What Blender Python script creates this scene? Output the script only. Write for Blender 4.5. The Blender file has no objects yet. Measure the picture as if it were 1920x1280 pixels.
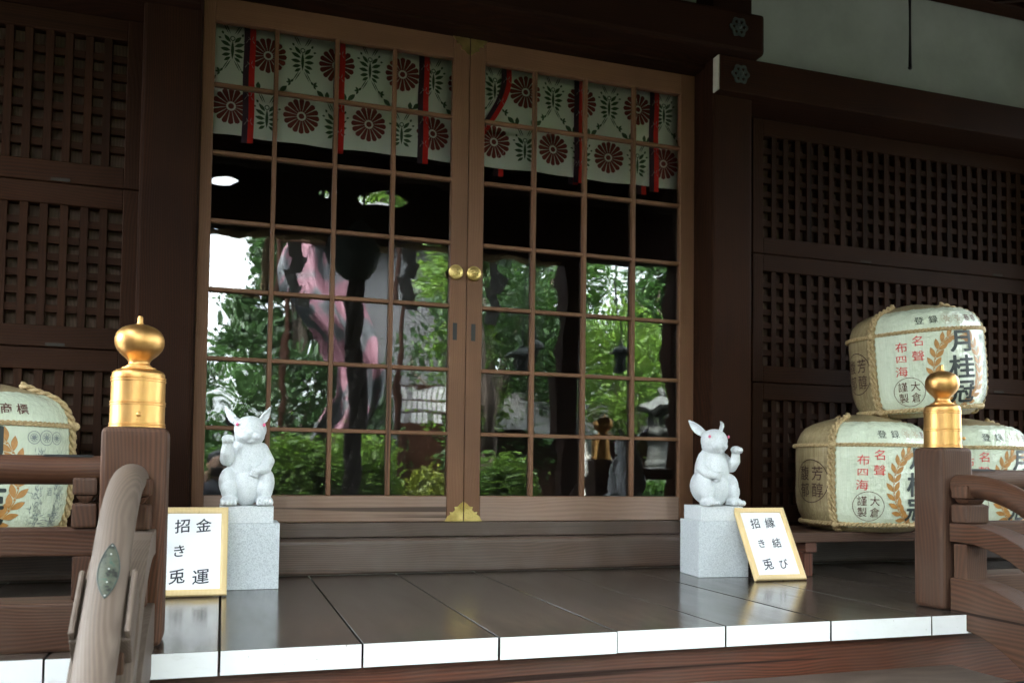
import bpy, bmesh, math, random
import numpy as np
from mathutils import Vector, Matrix, noise
random.seed(7); rng = np.random.default_rng(7)
PI = math.pi
SC = bpy.context.scene
COL = SC.collection

# ------------------------------------------------------------------ camera, sky, sun, exposure
cam = bpy.data.cameras.new('camera'); co = bpy.data.objects.new('camera', cam); COL.objects.link(co)
CX, CY, CZ = 0.0787, -3.9085, 0.4509
_yaw, _pit, _rol = 0.3144, 0.0418, 0.0128
_f = Vector((math.sin(_yaw)*math.cos(_pit), math.cos(_yaw)*math.cos(_pit), math.sin(_pit)))
_r = Vector((math.cos(_yaw), -math.sin(_yaw), 0)); _u = _r.cross(_f)
_r2 = math.cos(_rol)*_r + math.sin(_rol)*_u; _u2 = -math.sin(_rol)*_r + math.cos(_rol)*_u
co.matrix_world = Matrix(((_r2.x, _u2.x, -_f.x, CX), (_r2.y, _u2.y, -_f.y, CY), (_r2.z, _u2.z, -_f.z, CZ), (0, 0, 0, 1)))
cam.sensor_width = 36; cam.lens = 31.24; cam.shift_y = 0.0888
cam.clip_start = 0.05; cam.clip_end = 600
SC.camera = co
cam.dof.use_dof = True; cam.dof.focus_distance = 2.9; cam.dof.aperture_fstop = 4.2

SUN_EL, SUN_AZ = math.radians(58), math.radians(-50)      # azimuth from +Y, clockwise
w = bpy.data.worlds.new('World'); SC.world = w; w.use_nodes = True
nt = w.node_tree; bg = nt.nodes['Background']
sky = nt.nodes.new('ShaderNodeTexSky'); sky.sky_type = 'NISHITA'; sky.sun_disc = False
sky.sun_elevation = SUN_EL; sky.sun_rotation = SUN_AZ; sky.dust_density = 6.0; sky.air_density = 1.0; sky.ozone_density = 0.6
# broken white cloud: the sky's own brightness without its blue, where a noise says cloud
_bw = nt.nodes.new('ShaderNodeRGBToBW'); nt.links.new(sky.outputs[0], _bw.inputs[0])
_ml = nt.nodes.new('ShaderNodeMath'); _ml.operation = 'MULTIPLY'; _ml.inputs[1].default_value = 1.9; nt.links.new(_bw.outputs[0], _ml.inputs[0])
_cc = nt.nodes.new('ShaderNodeCombineColor'); _w = []
for _i, _k in enumerate((.86, .96, 1.0)):
    _q = nt.nodes.new('ShaderNodeMath'); _q.operation = 'MULTIPLY'; _q.inputs[1].default_value = _k; nt.links.new(_ml.outputs[0], _q.inputs[0]); nt.links.new(_q.outputs[0], _cc.inputs[_i])
_tc = nt.nodes.new('ShaderNodeTexCoord'); _nz = nt.nodes.new('ShaderNodeTexNoise'); _nz.inputs['Scale'].default_value = 2.2; _nz.inputs['Detail'].default_value = 6
_mp = nt.nodes.new('ShaderNodeMapping'); _mp.inputs['Scale'].default_value = (1, 1, 2.5); nt.links.new(_tc.outputs['Generated'], _mp.inputs[0]); nt.links.new(_mp.outputs[0], _nz.inputs['Vector'])
_cr = nt.nodes.new('ShaderNodeValToRGB'); _cr.color_ramp.elements[0].position = .30; _cr.color_ramp.elements[1].position = .50; _cr.color_ramp.elements[0].color = (.55, .55, .55, 1); nt.links.new(_nz.outputs['Fac'], _cr.inputs[0])
_mx = nt.nodes.new('ShaderNodeMix'); _mx.data_type = 'RGBA'; nt.links.new(_cr.outputs[0], _mx.inputs[0]); nt.links.new(sky.outputs[0], _mx.inputs[6]); nt.links.new(_cc.outputs[0], _mx.inputs[7])
nt.links.new(_mx.outputs[2], bg.inputs[0]); bg.inputs[1].default_value = 0.15
sl = bpy.data.lights.new('sun', 'SUN'); sl.energy = 1.1; sl.angle = math.radians(12); sl.color = (1, .95, .88)
so = bpy.data.objects.new('sun', sl); COL.objects.link(so)
_sd = Vector((math.sin(SUN_AZ)*math.cos(SUN_EL), math.cos(SUN_AZ)*math.cos(SUN_EL), math.sin(SUN_EL)))
so.rotation_euler = _sd.to_track_quat('Z', 'Y').to_euler(); so.location = (0, -20, 30)
vs = SC.view_settings; vs.view_transform = 'Standard'; vs.look = 'None'; vs.gamma = 1; vs.use_curve_mapping = False
vs.exposure = 4.7
SC.cycles.max_bounces = 10; SC.cycles.diffuse_bounces = 5; SC.cycles.glossy_bounces = 5; SC.cycles.transparent_max_bounces = 24
SC.cycles.use_denoising = True
SC.cycles.sample_clamp_indirect = 8

# ------------------------------------------------------------------ helpers
def tag(o, label=None, cat=None, group=None, kind=None):
    if label: o['label'] = label
    if cat: o['category'] = cat
    if group: o['group'] = group
    if kind: o['kind'] = kind
    return o

def empty(name, loc=(0, 0, 0), rz=0, label=None, cat=None, group=None):
    o = bpy.data.objects.new(name, None); COL.objects.link(o)
    o.location = loc; o.rotation_euler = (0, 0, rz); o.empty_display_size = .1
    return tag(o, label, cat, group)

def link(name, me, mats, parent=None, smooth=False):
    me.name = name
    o = bpy.data.objects.new(name, me); COL.objects.link(o)
    for m in (mats if isinstance(mats, (list, tuple)) else [mats]): me.materials.append(m)
    if parent: o.parent = parent
    if smooth:
        for p in me.polygons: p.use_smooth = True
    return o

class MB:
    """collects shapes into one mesh; every shape gets a random number in the face attribute 'rnd'"""
    def __init__(s):
        s.bm = bmesh.new(); s.L = s.bm.faces.layers.float.new('rnd')
    def _fin(s, faces, mi, rnd=None):
        r = random.random() if rnd is None else rnd
        for f in faces: f[s.L] = r; f.material_index = mi
    def poly(s, pts, mi=0, rnd=None):
        f = s.bm.faces.new([s.bm.verts.new(p) for p in pts]); s._fin([f], mi, rnd); return f
    def grid(s, rows, mi=0, closed=False, rnd=None):
        vv = [[s.bm.verts.new(p) for p in r] for r in rows]; fs = []
        for a, b in zip(vv, vv[1:]):
            n = len(a)
            for i in range(n if closed else n-1):
                j = (i+1) % n
                fs.append(s.bm.faces.new((a[i], a[j], b[j], b[i])))
        s._fin(fs, mi, rnd); return vv
    def box(s, x0, x1, y0, y1, z0, z1, mi=0, M=None, rnd=None):
        P = [Vector((x, y, z)) for z in (z0, z1) for x, y in ((x0, y0), (x1, y0), (x1, y1), (x0, y1))]
        if M is not None: P = [M @ p for p in P]
        v = [s.bm.verts.new(p) for p in P]
        fs = [s.bm.faces.new([v[i] for i in q]) for q in ((3, 2, 1, 0), (4, 5, 6, 7), (0, 1, 5, 4), (1, 2, 6, 5), (2, 3, 7, 6), (3, 0, 4, 7))]
        s._fin(fs, mi, rnd); return fs
    def frustum(s, base, top, z0, z1, mi=0, rnd=None):
        (ax0, ax1, ay0, ay1), (bx0, bx1, by0, by1) = base, top
        v = [s.bm.verts.new(p) for p in ((ax0, ay0, z0), (ax1, ay0, z0), (ax1, ay1, z0), (ax0, ay1, z0), (bx0, by0, z1), (bx1, by0, z1), (bx1, by1, z1), (bx0, by1, z1))]
        fs = [s.bm.faces.new([v[i] for i in q]) for q in ((3, 2, 1, 0), (4, 5, 6, 7), (0, 1, 5, 4), (1, 2, 6, 5), (2, 3, 7, 6), (3, 0, 4, 7))]
        s._fin(fs, mi, rnd)
    def tube(s, path, rad, n=10, mi=0, cap=True, rnd=None, up=(0, 0, 1), sec=None):
        """sweep a circle (or section sec, list of (a,b)) along path; rad number or list"""
        path = [Vector(p) for p in path]; R = rad if isinstance(rad, (list, tuple)) else [rad]*len(path)
        up = Vector(up); rows = []
        for i, p in enumerate(path):
            t = (path[min(i+1, len(path)-1)] - path[max(i-1, 0)]).normalized()
            a = t.cross(up)
            if a.length < 1e-4: a = t.cross(Vector((1, 0, 0)))
            a.normalize(); b = a.cross(t)
            S = sec or [(math.cos(2*PI*k/n), math.sin(2*PI*k/n)) for k in range(n)]
            rows.append([p + R[i]*(x*a + y*b) for x, y in S])
        r = random.random() if rnd is None else rnd
        vv = s.grid(rows, mi, True, r)
        if cap:
            fs = [s.bm.faces.new(list(reversed(vv[0]))), s.bm.faces.new(vv[-1])]; s._fin(fs, mi, r)
    def lathe(s, prof, n=32, c=(0, 0, 0), mi=0, a0=0, a1=2*PI, rnd=None):
        full = abs(a1-a0-2*PI) < 1e-6; c = Vector(c)
        k = n if full else n+1
        rows = [[c + Vector((r*math.sin(a0+(a1-a0)*i/n), -r*math.cos(a0+(a1-a0)*i/n), z)) for i in range(k)] for r, z in prof]
        rr = random.random() if rnd is None else rnd
        vv = s.grid(rows, mi, full, rr)
        if full:
            for row, rev in ((vv[0], True), (vv[-1], False)):
                try: f = s.bm.faces.new(list(reversed(row)) if rev else row); s._fin([f], mi, rr)
                except ValueError: pass
    def ell(s, c, r, rot=None, mi=0, u=20, v=12):
        M = Matrix.Translation(c)
        if rot: M = M @ Matrix.Rotation(rot[2], 4, 'Z') @ Matrix.Rotation(rot[1], 4, 'Y') @ Matrix.Rotation(rot[0], 4, 'X')
        M = M @ Matrix.Diagonal((*r, 1))
        d = bmesh.ops.create_uvsphere(s.bm, u_segments=u, v_segments=v, radius=1, matrix=M)
        s._fin({f for q in d['verts'] for f in q.link_faces}, mi)
    def cap(s, pts, mi=0, step=.006):
        """chain of spheres: pts = [(x,y,z,r), ...]"""
        for a, b in zip(pts, pts[1:]):
            L = (Vector(b[:3])-Vector(a[:3])).length; n = max(2, int(L/step))
            for i in range(n+1):
                t = i/n; q = [a[k]+(b[k]-a[k])*t for k in range(4)]
                s.ell(q[:3], (q[3],)*3, u=14, v=9, mi=mi)
    def flat(s, fb, mapf, mi=0, step=None, rnd=None):
        """bring in a flat bmesh (x,y) through mapf(x,y)->point"""
        if step:
            xs = [v.co.x for v in fb.verts]
            x = math.ceil(min(xs)/step)*step
            while x < max(xs):
                bmesh.ops.bisect_plane(fb, geom=fb.verts[:]+fb.edges[:]+fb.faces[:], plane_co=(x, 0, 0), plane_no=(1, 0, 0)); x += step
        r = random.random() if rnd is None else rnd
        mp = {v: s.bm.verts.new(mapf(v.co.x, v.co.y)) for v in fb.verts}; fs = []
        for f in fb.faces:
            try: fs.append(s.bm.faces.new([mp[v] for v in f.verts]))
            except ValueError: pass
        s._fin(fs, mi, r); fb.free()
    def build(s, name, mats, parent=None, bevel=0, seg=2, smooth=False, auto=None, weld=False):
        if weld: bmesh.ops.remove_doubles(s.bm, verts=s.bm.verts[:], dist=1e-5)
        if bevel:
            s.bm.normal_update()
            es = [e for e in s.bm.edges if len(e.link_faces) == 2 and e.calc_face_angle(0) > .6]
            bmesh.ops.bevel(s.bm, geom=es, offset=bevel, segments=seg, affect='EDGES', profile=.6, clamp_overlap=True)
        if auto is not None:
            s.bm.normal_update()
            for e in s.bm.edges: e.smooth = not (len(e.link_faces) == 2 and e.calc_face_angle(0) > auto)
            smooth = True
        me = bpy.data.meshes.new(name); s.bm.to_mesh(me); s.bm.free()
        return link(name, me, mats, parent, smooth)

def glyph(ch, bold=0.0):
    c = bpy.data.curves.new('glyph', 'FONT'); c.body = ch; c.size = 1; c.resolution_u = 3; c.offset = bold
    o = bpy.data.objects.new('glyph', c); COL.objects.link(o)
    dg = bpy.context.evaluated_depsgraph_get(); m = o.evaluated_get(dg).to_mesh()
    b = bmesh.new(); b.from_mesh(m)
    bpy.data.objects.remove(o); bpy.data.curves.remove(c)
    xs = [v.co.x for v in b.verts]; ys = [v.co.y for v in b.verts]
    cx, cy = (min(xs)+max(xs))/2, (min(ys)+max(ys))/2
    for v in b.verts: v.co.x -= cx; v.co.y -= cy; v.co.z = 0
    return b
def glyph_at(ch, x, y, sx, sy=None, bold=0.0, shear=0.0, brush=0.0):
    b = glyph(ch, bold); sy = sy or sx; ph = random.random()*9
    for v in b.verts:
        X, Y = v.co.x, v.co.y
        if brush:
            X += brush*noise.noise((X*3+ph, Y*3, 0)); Y += brush*noise.noise((X*3, Y*3+ph, 5)) + brush*1.2*X
        v.co.x = x+sx*(X+shear*Y); v.co.y = y+sy*Y
    return b
def flatpoly(polys):
    b = bmesh.new()
    for p in polys: b.faces.new([b.verts.new((q[0], q[1], 0)) for q in p])
    return b
def ring(cx, cy, r, wd, n=40, ry=None):
    ry = ry or r; P = []
    for i in range(n):
        a, c = 2*PI*i/n, 2*PI*(i+1)/n
        P.append([(cx+r*math.cos(a), cy+ry*math.sin(a)), (cx+r*math.cos(c), cy+ry*math.sin(c)), (cx+(r-wd)*math.cos(c), cy+(ry-wd)*math.sin(c)), (cx+(r-wd)*math.cos(a), cy+(ry-wd)*math.sin(a))])
    return P
def leaf(x, y, ang, L, W, n=5, tip=.5):
    """leaf outline from base (x,y) pointing along ang"""
    up, dn = [], []
    for i in range(n+1):
        t = i/n; h = W/2*math.sin(PI*t**(1.0 if tip == .5 else tip))
        up.append((t*L, h)); dn.append((t*L, -h))
    P = up + dn[-2:0:-1]; c, s = math.cos(ang), math.sin(ang)
    return [(x+c*a-s*b, y+s*a+c*b) for a, b in P]
def plate(splines, depth):
    """flat plate from outlines (x,y), even-odd holes, extruded by depth, as mesh"""
    c = bpy.data.curves.new('plate', 'CURVE'); c.dimensions = '2D'; c.fill_mode = 'BOTH'; c.extrude = depth/2
    for S in splines:
        sp = c.splines.new('POLY'); sp.points.add(len(S)-1); sp.use_cyclic_u = True
        for p, q in zip(sp.points, S): p.co = (q[0], q[1], 0, 1)
    o = bpy.data.objects.new('plate', c); COL.objects.link(o)
    dg = bpy.context.evaluated_depsgraph_get(); m = bpy.data.meshes.new_from_object(o.evaluated_get(dg))
    bpy.data.objects.remove(o); bpy.data.curves.remove(c); m.materials.clear()
    return m
def modified(me, fn):
    """run modifiers set up by fn(obj) and give back the mesh"""
    o = bpy.data.objects.new('tmp', me); COL.objects.link(o); fn(o)
    dg = bpy.context.evaluated_depsgraph_get(); m = bpy.data.meshes.new_from_object(o.evaluated_get(dg))
    bpy.data.objects.remove(o); m.materials.clear(); return m
UPRIGHT = Matrix.Rotation(PI/2, 4, 'X')      # xy plate -> xz plane, facing -Y

# ------------------------------------------------------------------ materials
class Mat:
    def __init__(s, name):
        s.m = bpy.data.materials.new(name); s.m.use_nodes = True; s.t = s.m.node_tree
        s.b = s.t.nodes['Principled BSDF']; s.out = s.t.nodes['Material Output']
    def n(s, typ, **kw):
        q = s.t.nodes.new('ShaderNode'+typ)
        for k, v in kw.items():
            if k.startswith('i_'):
                key = k[2:]; q.inputs[int(key) if key.isdigit() else key.replace('_', ' ')].default_value = v
            else: setattr(q, k, v)
        return q
    def l(s, a, b): s.t.links.new(a, b)
    def rnd(s): return s.n('Attribute', attribute_name='rnd').outputs['Fac']
    def coord(s, scale=(1, 1, 1), rnd=0.0, rot=None):
        tc = s.n('TexCoord').outputs['Object']
        if rnd:
            k = s.n('VectorMath', operation='SCALE'); k.inputs[0].default_value = (7.3*rnd, 3.1*rnd, 5.7*rnd); s.l(s.rnd(), k.inputs['Scale'])
            a = s.n('VectorMath', operation='ADD'); s.l(tc, a.inputs[0]); s.l(k.outputs[0], a.inputs[1]); tc = a.outputs[0]
        if rot:
            q = s.n('Mapping'); q.inputs['Rotation'].default_value = rot; s.l(tc, q.inputs['Vector']); tc = q.outputs[0]
        mp = s.n('Mapping'); mp.inputs['Scale'].default_value = scale; s.l(tc, mp.inputs['Vector']); return mp.outputs[0]
    def noise(s, vec, scale, detail=3, rough=.55):
        q = s.n('TexNoise', i_Scale=scale, i_Detail=detail, i_Roughness=rough); s.l(vec, q.inputs['Vector']); return q.outputs['Fac']
    def math(s, op, a, b=0.5, c=None, clamp=False):
        q = s.n('Math', operation=op, use_clamp=clamp)
        for i, x in enumerate((a, b, c)):
            if x is None: continue
            if isinstance(x, (int, float)): q.inputs[i].default_value = x
            else: s.l(x, q.inputs[i])
        return q.outputs[0]
    def ramp(s, fac, stops):
        q = s.n('ValToRGB'); e = q.color_ramp.elements
        while len(e) < len(stops): e.new(.5)
        for el, (p, c) in zip(e, stops): el.position = p; el.color = (*c, 1) if len(c) == 3 else c
        s.l(fac, q.inputs[0]); return q.outputs[0]
    def mix(s, fac, a, b, mode='MIX'):
        q = s.n('Mix', data_type='RGBA', blend_type=mode)
        for i, x in ((0, fac), (6, a), (7, b)):
            if isinstance(x, (int, float)): q.inputs[i].default_value = x
            elif isinstance(x, tuple): q.inputs[i].default_value = (*x, 1) if len(x) == 3 else x
            else: s.l(x, q.inputs[i])
        return q.outputs[2]
    def bump(s, h, strength=.3, dist=.01):
        q = s.n('Bump', i_Strength=strength, i_Distance=dist); s.l(h, q.inputs['Height']); s.l(q.outputs[0], s.b.inputs['Normal']); return q
    def base(s, c):
        if isinstance(c, tuple): s.b.inputs['Base Color'].default_value = (*c, 1)
        else: s.l(c, s.b.inputs['Base Color'])
    def set(s, **kw):
        for k, v in kw.items(): s.b.inputs[k.replace('_', ' ')].default_value = v
        return s

def wood(name, light, dark, axis, rough=.5, ringscale=26, contrast=.8, spec=.4, grey=None, wob=.035, bump=.25, rot=None, cracks=True, gmix=.55, rvar=0.0):
    m = Mat(name); A = 'XYZ'.index(axis)
    st = [1, 1, 1]; st[A] = .30
    v = m.coord(tuple(st), 1.0, rot)
    nz = m.n('TexNoise', i_Scale=3.2, i_Detail=2.0); m.l(v, nz.inputs['Vector'])
    sub = m.n('VectorMath', operation='SUBTRACT'); m.l(nz.outputs['Color'], sub.inputs[0]); sub.inputs[1].default_value = (.5, .5, .5)
    sc = m.n('VectorMath', operation='SCALE'); m.l(sub.outputs[0], sc.inputs[0]); sc.inputs['Scale'].default_value = wob*4
    add = m.n('VectorMath', operation='ADD'); m.l(v, add.inputs[0]); m.l(sc.outputs[0], add.inputs[1])
    wv = m.n('TexWave', wave_type='RINGS', rings_direction=axis, i_Scale=ringscale*1.0, i_Distortion=2.2, i_Detail=2.0); wv.inputs['Detail Scale'].default_value = .35
    m.l(add.outputs[0], wv.inputs['Vector'])
    s2 = [90, 90, 90]; s2[A] = 2.0
    fine = m.noise(m.coord(tuple(s2), 1.0, rot), 1.0, 4, .7)
    s3 = [26, 26, 26]; s3[A] = .35
    crack = m.ramp(m.noise(m.coord(tuple(s3), 1.0, rot), 1.0, 2, .5), [(.27, (0, 0, 0)), (.315, (1, 1, 1))])
    big = m.noise(m.coord((1, 1, 1), 1.0), 2.3, 3, .6)
    f = m.math('MULTIPLY', wv.outputs['Fac'], m.math('MULTIPLY', m.math('MULTIPLY', m.noise(m.coord(tuple(1.0 if q == A else 5.0 for q in range(3)), 1.0, rot), 2.0, 3, .6), 1.9), contrast))
    f = m.math('ADD', f, contrast*.05)
    f = m.math('ADD', f, m.math('MULTIPLY', m.math('SUBTRACT', fine, .5), .9))
    f = m.math('ADD', f, m.math('MULTIPLY', m.math('SUBTRACT', m.rnd(), .5), .35), clamp=True)
    c = m.mix(f, dark, light)
    if grey:
        g = m.ramp(big, [(.35, (0, 0, 0)), (.7, (1, 1, 1))]); c = m.mix(m.math('MULTIPLY', g, gmix), c, grey)
    else:
        c = m.mix(m.math('MULTIPLY', m.math('SUBTRACT', big, .35, clamp=True), 1.2), c, tuple(x*.45 for x in dark))
    if cracks: c = m.mix(crack, tuple(x*.35 for x in dark), c)
    m.base(c)
    rg = m.math('ADD', m.math('MULTIPLY', fine, .25), rough-.12)
    if rvar: rg = m.math('ADD', m.math('MULTIPLY', m.noise(m.coord(tuple(1.5 if q == A else 9.0 for q in range(3)), 1.0), 1.0, 5, .65), rvar), rough-rvar*.5)
    m.l(rg, m.b.inputs['Roughness'])
    m.set(Specular_IOR_Level=spec)
    m.bump(m.math('ADD', m.math('MULTIPLY', wv.outputs['Fac'], .5), fine), bump, .002)
    return m.m

WD = {}
def trio(key, *a, **k):
    for ax in 'XYZ': WD[key+ax] = wood(key+'_wood_'+ax.lower(), *a[:2], ax, **k)
trio('hall', (.042, .0142, .0052), (.0155, .0054, .0023), rough=.75, contrast=.45, spec=.10, ringscale=34)
trio('door', (.26, .128, .066), (.165, .077, .039), rough=.55, contrast=.30, spec=.28, ringscale=34)
trio('lat', (.036, .0128, .0050), (.0175, .0064, .0027), rough=.75, contrast=.5, spec=.10)
trio('back', (.135, .088, .062), (.08, .051, .036), rough=.75, contrast=.6, spec=.12)
trio('rail', (.112, .044, .021), (.044, .0168, .0085), rough=.6, contrast=.55, spec=.2, grey=(.118, .083, .062), gmix=.4, ringscale=38)
trio('step', (.20, .058, .027), (.062, .020, .011), rough=.5, contrast=.35, spec=.3, grey=(.095, .069, .055), gmix=.5, ringscale=36)
WD['handrail'] = wood('weathered_handrail_wood', (.185, .138, .108), (.108, .077, .058), 'Y', rough=.6, contrast=.45, ringscale=52, wob=.03, bump=.25, spec=.3, rot=(math.radians(-35.5), 0, math.radians(3)), cracks=False)
WD['floor'] = wood('polished_floor_wood', (.080, .062, .050), (.052, .040, .032), 'Y', rough=.17, contrast=.7, spec=1.0, bump=.02, ringscale=16, cracks=False, rvar=.30)
WD['sill'] = wood('worn_sill_wood', (.175, .10, .067), (.065, .036, .024), 'X', rough=.42, contrast=.35, grey=(.155, .125, .108), ringscale=36)
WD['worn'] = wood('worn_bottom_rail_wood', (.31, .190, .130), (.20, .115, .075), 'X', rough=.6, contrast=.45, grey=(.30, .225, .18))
WD['tread'] = wood('worn_tread_wood', (.17, .125, .098), (.10, .072, .055), 'X', rough=.5, contrast=.5)

def plain(name, col, rough=.6, var=.15, scale=8, metal=0.0, bump=0.0, spec=.5):
    m = Mat(name); n = m.noise(m.coord(), scale, 4)
    m.base(m.mix(m.math('MULTIPLY', n, 1.0), tuple(c*(1-var) for c in col), tuple(min(1, c*(1+var)) for c in col)))
    m.set(Roughness=rough, Metallic=metal, Specular_IOR_Level=spec)
    if bump: m.bump(n, bump, .01)
    return m.m
def _white_end():
    m = Mat('white_end_paint'); n = m.noise(m.coord((1, 1, 2.5)), 9, 6, .7); f = m.noise(m.coord((1, 1, 1)), 55, 4, .6)
    c = m.ramp(n, [(.26, (.74, .73, .71)), (.40, (.86, .86, .855)), (.6, (.88, .88, .88))]); c = m.mix(m.ramp(f, [(.27, (0, 0, 0)), (.31, (1, 1, 1))]), (.35, .28, .23), c)
    m.base(c); m.set(Roughness=.6); m.bump(f, .15, .004); return m.m
M_white_end = _white_end()
def _plaster():
    m = Mat('plaster'); n = m.noise(m.coord(), 1.6, 5, .6); k = m.noise(m.coord((1, 1, 1)), 40, 3)
    m.base(m.ramp(n, [(.3, (.26, .29, .245)), (.6, (.37, .40, .35))])); m.set(Roughness=.9); m.bump(k, .2, .004); return m.m
M_plaster = _plaster()
def _gold():
    m = Mat('gilded_brass'); n = m.noise(m.coord((1, 1, .4)), 9, 5, .65)
    m.base(m.ramp(n, [(.3, (.48, .235, .075)), (.65, (.73, .43, .155))])); m.set(Metallic=1.0)
    m.l(m.math('ADD', m.math('MULTIPLY', n, .16), .36), m.b.inputs['Roughness'])
    m.bump(m.noise(m.coord(), 60, 3), .06, .004); return m.m
M_gold = _gold()
def _brass():
    m = Mat('engraved_brass'); n = m.noise(m.coord(), 14, 4)
    v = m.n('TexVoronoi', feature='DISTANCE_TO_EDGE', i_Scale=70.0); m.l(m.coord(), v.inputs['Vector'])
    m.base(m.ramp(n, [(.3, (.45, .31, .10)), (.7, (.80, .62, .26))])); m.set(Metallic=1.0, Roughness=.36)
    m.bump(v.outputs['Distance'], .4, .004); return m.m
M_brass = _brass()
M_patina = plain('dark_patinated_bronze', (.05, .062, .055), .55, .4, 30, .5)
def _plaque():
    m = Mat('verdigris_plaque'); n = m.noise(m.coord((1, 1, 1)), 38, 6, .7); n2 = m.noise(m.coord((1, 1, 1)), 60, 3)
    c = m.ramp(n, [(.40, (.02, .02, .017)), (.45, (.05, .056, .042)), (.56, (.085, .086, .062)), (.66, (.03, .075, .058))])
    m.base(c); m.set(Metallic=.0, Roughness=.5, Specular_IOR_Level=.3); m.bump(n2, .15, .004); return m.m
M_plaque = _plaque()
M_black = plain('black_iron', (.012, .012, .012), .5, .2, 20)
M_latch = plain('dull_iron_plate', (.035, .03, .026), .9, .3, 30, spec=.1)
M_nail = plain('bright_nail', (.6, .6, .58), .3, .1, 20, 1.0)
def _granite(name, a, b):
    m = Mat(name); v = m.coord(); n1 = m.noise(v, 300, 2, .75); n2 = m.noise(v, 140, 2, .6); n3 = m.noise(v, 5, 3)
    c = m.ramp(m.math('ADD', m.math('MULTIPLY', n1, .85), m.math('MULTIPLY', n2, .15)), [(.36, b), (.5, a), (.66, tuple(min(1, x*1.16) for x in a))])
    c = m.mix(m.math('MULTIPLY', n3, .2), c, tuple(x*.8 for x in a))
    m.base(c); m.set(Roughness=.62); m.bump(n1, .15, .002); return m.m
M_rabbit = _granite('pale_carved_granite', (.68, .70, .71), (.50, .53, .55))
M_granite = _granite('grey_granite', (.60, .63, .65), (.36, .39, .42))
M_pink_eye = plain('pink_eye_paint', (.75, .16, .28), .4, .08, 20)
def _paper():
    m = Mat('sign_paper'); n = m.noise(m.coord(), 12, 2); m.base(m.mix(n, (.87, .87, .88), (.90, .90, .90))); m.set(Roughness=.35, Specular_IOR_Level=.4); return m.m
M_paper = _paper()
M_frame = wood('light_frame_wood', (.86, .66, .35), (.80, .58, .28), 'Z', rough=.4, contrast=.35, bump=.05)
M_ink = plain('dark_ink', (.03, .032, .045), .6, .2, 60)
M_inkb = plain('black_ink', (.012, .02, .018), .5, .2, 60)
M_red = plain('red_ink', (.62, .06, .06), .6, .12, 80)
M_brown = plain('brown_ink', (.10, .035, .025), .6, .15, 80)
M_laurel = plain('laurel_ochre', (.40, .19, .045), .5, .45, 60)
M_greyink = plain('grey_print', (.20, .23, .22), .7, .2, 80)
M_faint = plain('faint_gold_print', (.40, .33, .22), .7, .2, 80)
def _label():
    m = Mat('barrel_label_cloth'); s = m.noise(m.coord((1, 1, .03), 1), 170, 3, .6); n = m.noise(m.coord(), 5, 3)
    c = m.mix(s, (.44, .50, .36), (.64, .70, .54)); c = m.mix(m.math('MULTIPLY', n, .35), c, (.60, .62, .47)); m.base(c)
    m.set(Roughness=.5, Coat_Weight=1.0, Coat_Roughness=.05)
    m.bump(m.math('ADD', m.math('MULTIPLY', s, .5), m.math('MULTIPLY', m.noise(m.coord(), 16, 3, .6), 2.2)), .45, .006)
    k = m.n('Bump', i_Strength=1.0, i_Distance=.05); m.l(m.noise(m.coord(), 20, 4, .65), k.inputs['Height']); m.l(k.outputs[0], m.b.inputs['Coat Normal'])
    return m.m
M_label = _label()
def _straw():
    m = Mat('straw_mat'); s = m.noise(m.coord((1, 1, .04), 1), 150, 3, .65); n = m.noise(m.coord(), 7, 3); h = m.noise(m.coord((.02, .02, 1)), 60, 2)
    c = m.ramp(m.math('ADD', m.math('MULTIPLY', s, .75), m.math('MULTIPLY', h, .25)), [(.3, (.18, .125, .055)), (.5, (.31, .235, .115)), (.7, (.42, .335, .185))])
    c = m.mix(m.math('MULTIPLY', n, .3), c, (.22, .16, .08)); m.base(c); m.set(Roughness=.7, Coat_Weight=.6, Coat_Roughness=.12); m.bump(s, .6, .006); return m.m
M_straw = _straw()
def _rope():
    m = Mat('straw_rope'); s = m.noise(m.coord(), 90, 4, .7)
    m.base(m.ramp(s, [(.3, (.27, .175, .075)), (.7, (.56, .42, .22))])); m.set(Roughness=.75); m.bump(s, .7, .004); return m.m
M_rope = _rope()
def _cloth(name, col, var=.1):
    m = Mat(name); w1 = m.noise(m.coord((1, 1, 1)), 260, 2); n = m.noise(m.coord(), 4, 3)
    m.base(m.mix(n, tuple(c*(1-var) for c in col), col)); m.set(Roughness=.85, Sheen_Weight=.1); m.bump(w1, .2, .002); return m.m
M_curtain = _cloth('curtain_cloth', (.88, .885, .81)); M_cred = _cloth('chrysanthemum_red', (.21, .030, .022)); M_cgreen = _cloth('arabesque_green', (.055, .11, .045))
M_rred = _cloth('ribbon_red', (.78, .02, .015)); M_rpurple = _cloth('ribbon_purple', (.07, .03, .055)); M_rmark = _cloth('ribbon_mark', (.55, .45, .45))
def _glass():
    m = Mat('door_glass'); t = m.t
    v = m.coord((1, 1, 1), 3.0)
    nz = m.n('TexNoise', i_Scale=2.6, i_Detail=1.5, i_Distortion=.6); m.l(v, nz.inputs['Vector'])
    bp = m.n('Bump', i_Strength=.03, i_Distance=.06); m.l(nz.outputs['Fac'], bp.inputs['Height'])
    fr = m.n('Fresnel', i_IOR=2.0)
    gl = m.n('BsdfGlossy', i_Roughness=0.0, i_Color=(1, 1, 1, 1)); m.l(bp.outputs[0], gl.inputs['Normal'])
    tr = m.n('BsdfTransparent', i_Color=(.985, .99, .98, 1))
    mx = m.n('MixShader'); m.l(fr.outputs[0], mx.inputs[0]); m.l(tr.outputs[0], mx.inputs[1]); m.l(gl.outputs[0], mx.inputs[2])
    m.l(mx.outputs[0], m.out.inputs['Surface']); return m.m
M_glass = _glass()
M_room = plain('dark_room_wall', (.016, .012, .010), .8, .3, 3)

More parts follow.
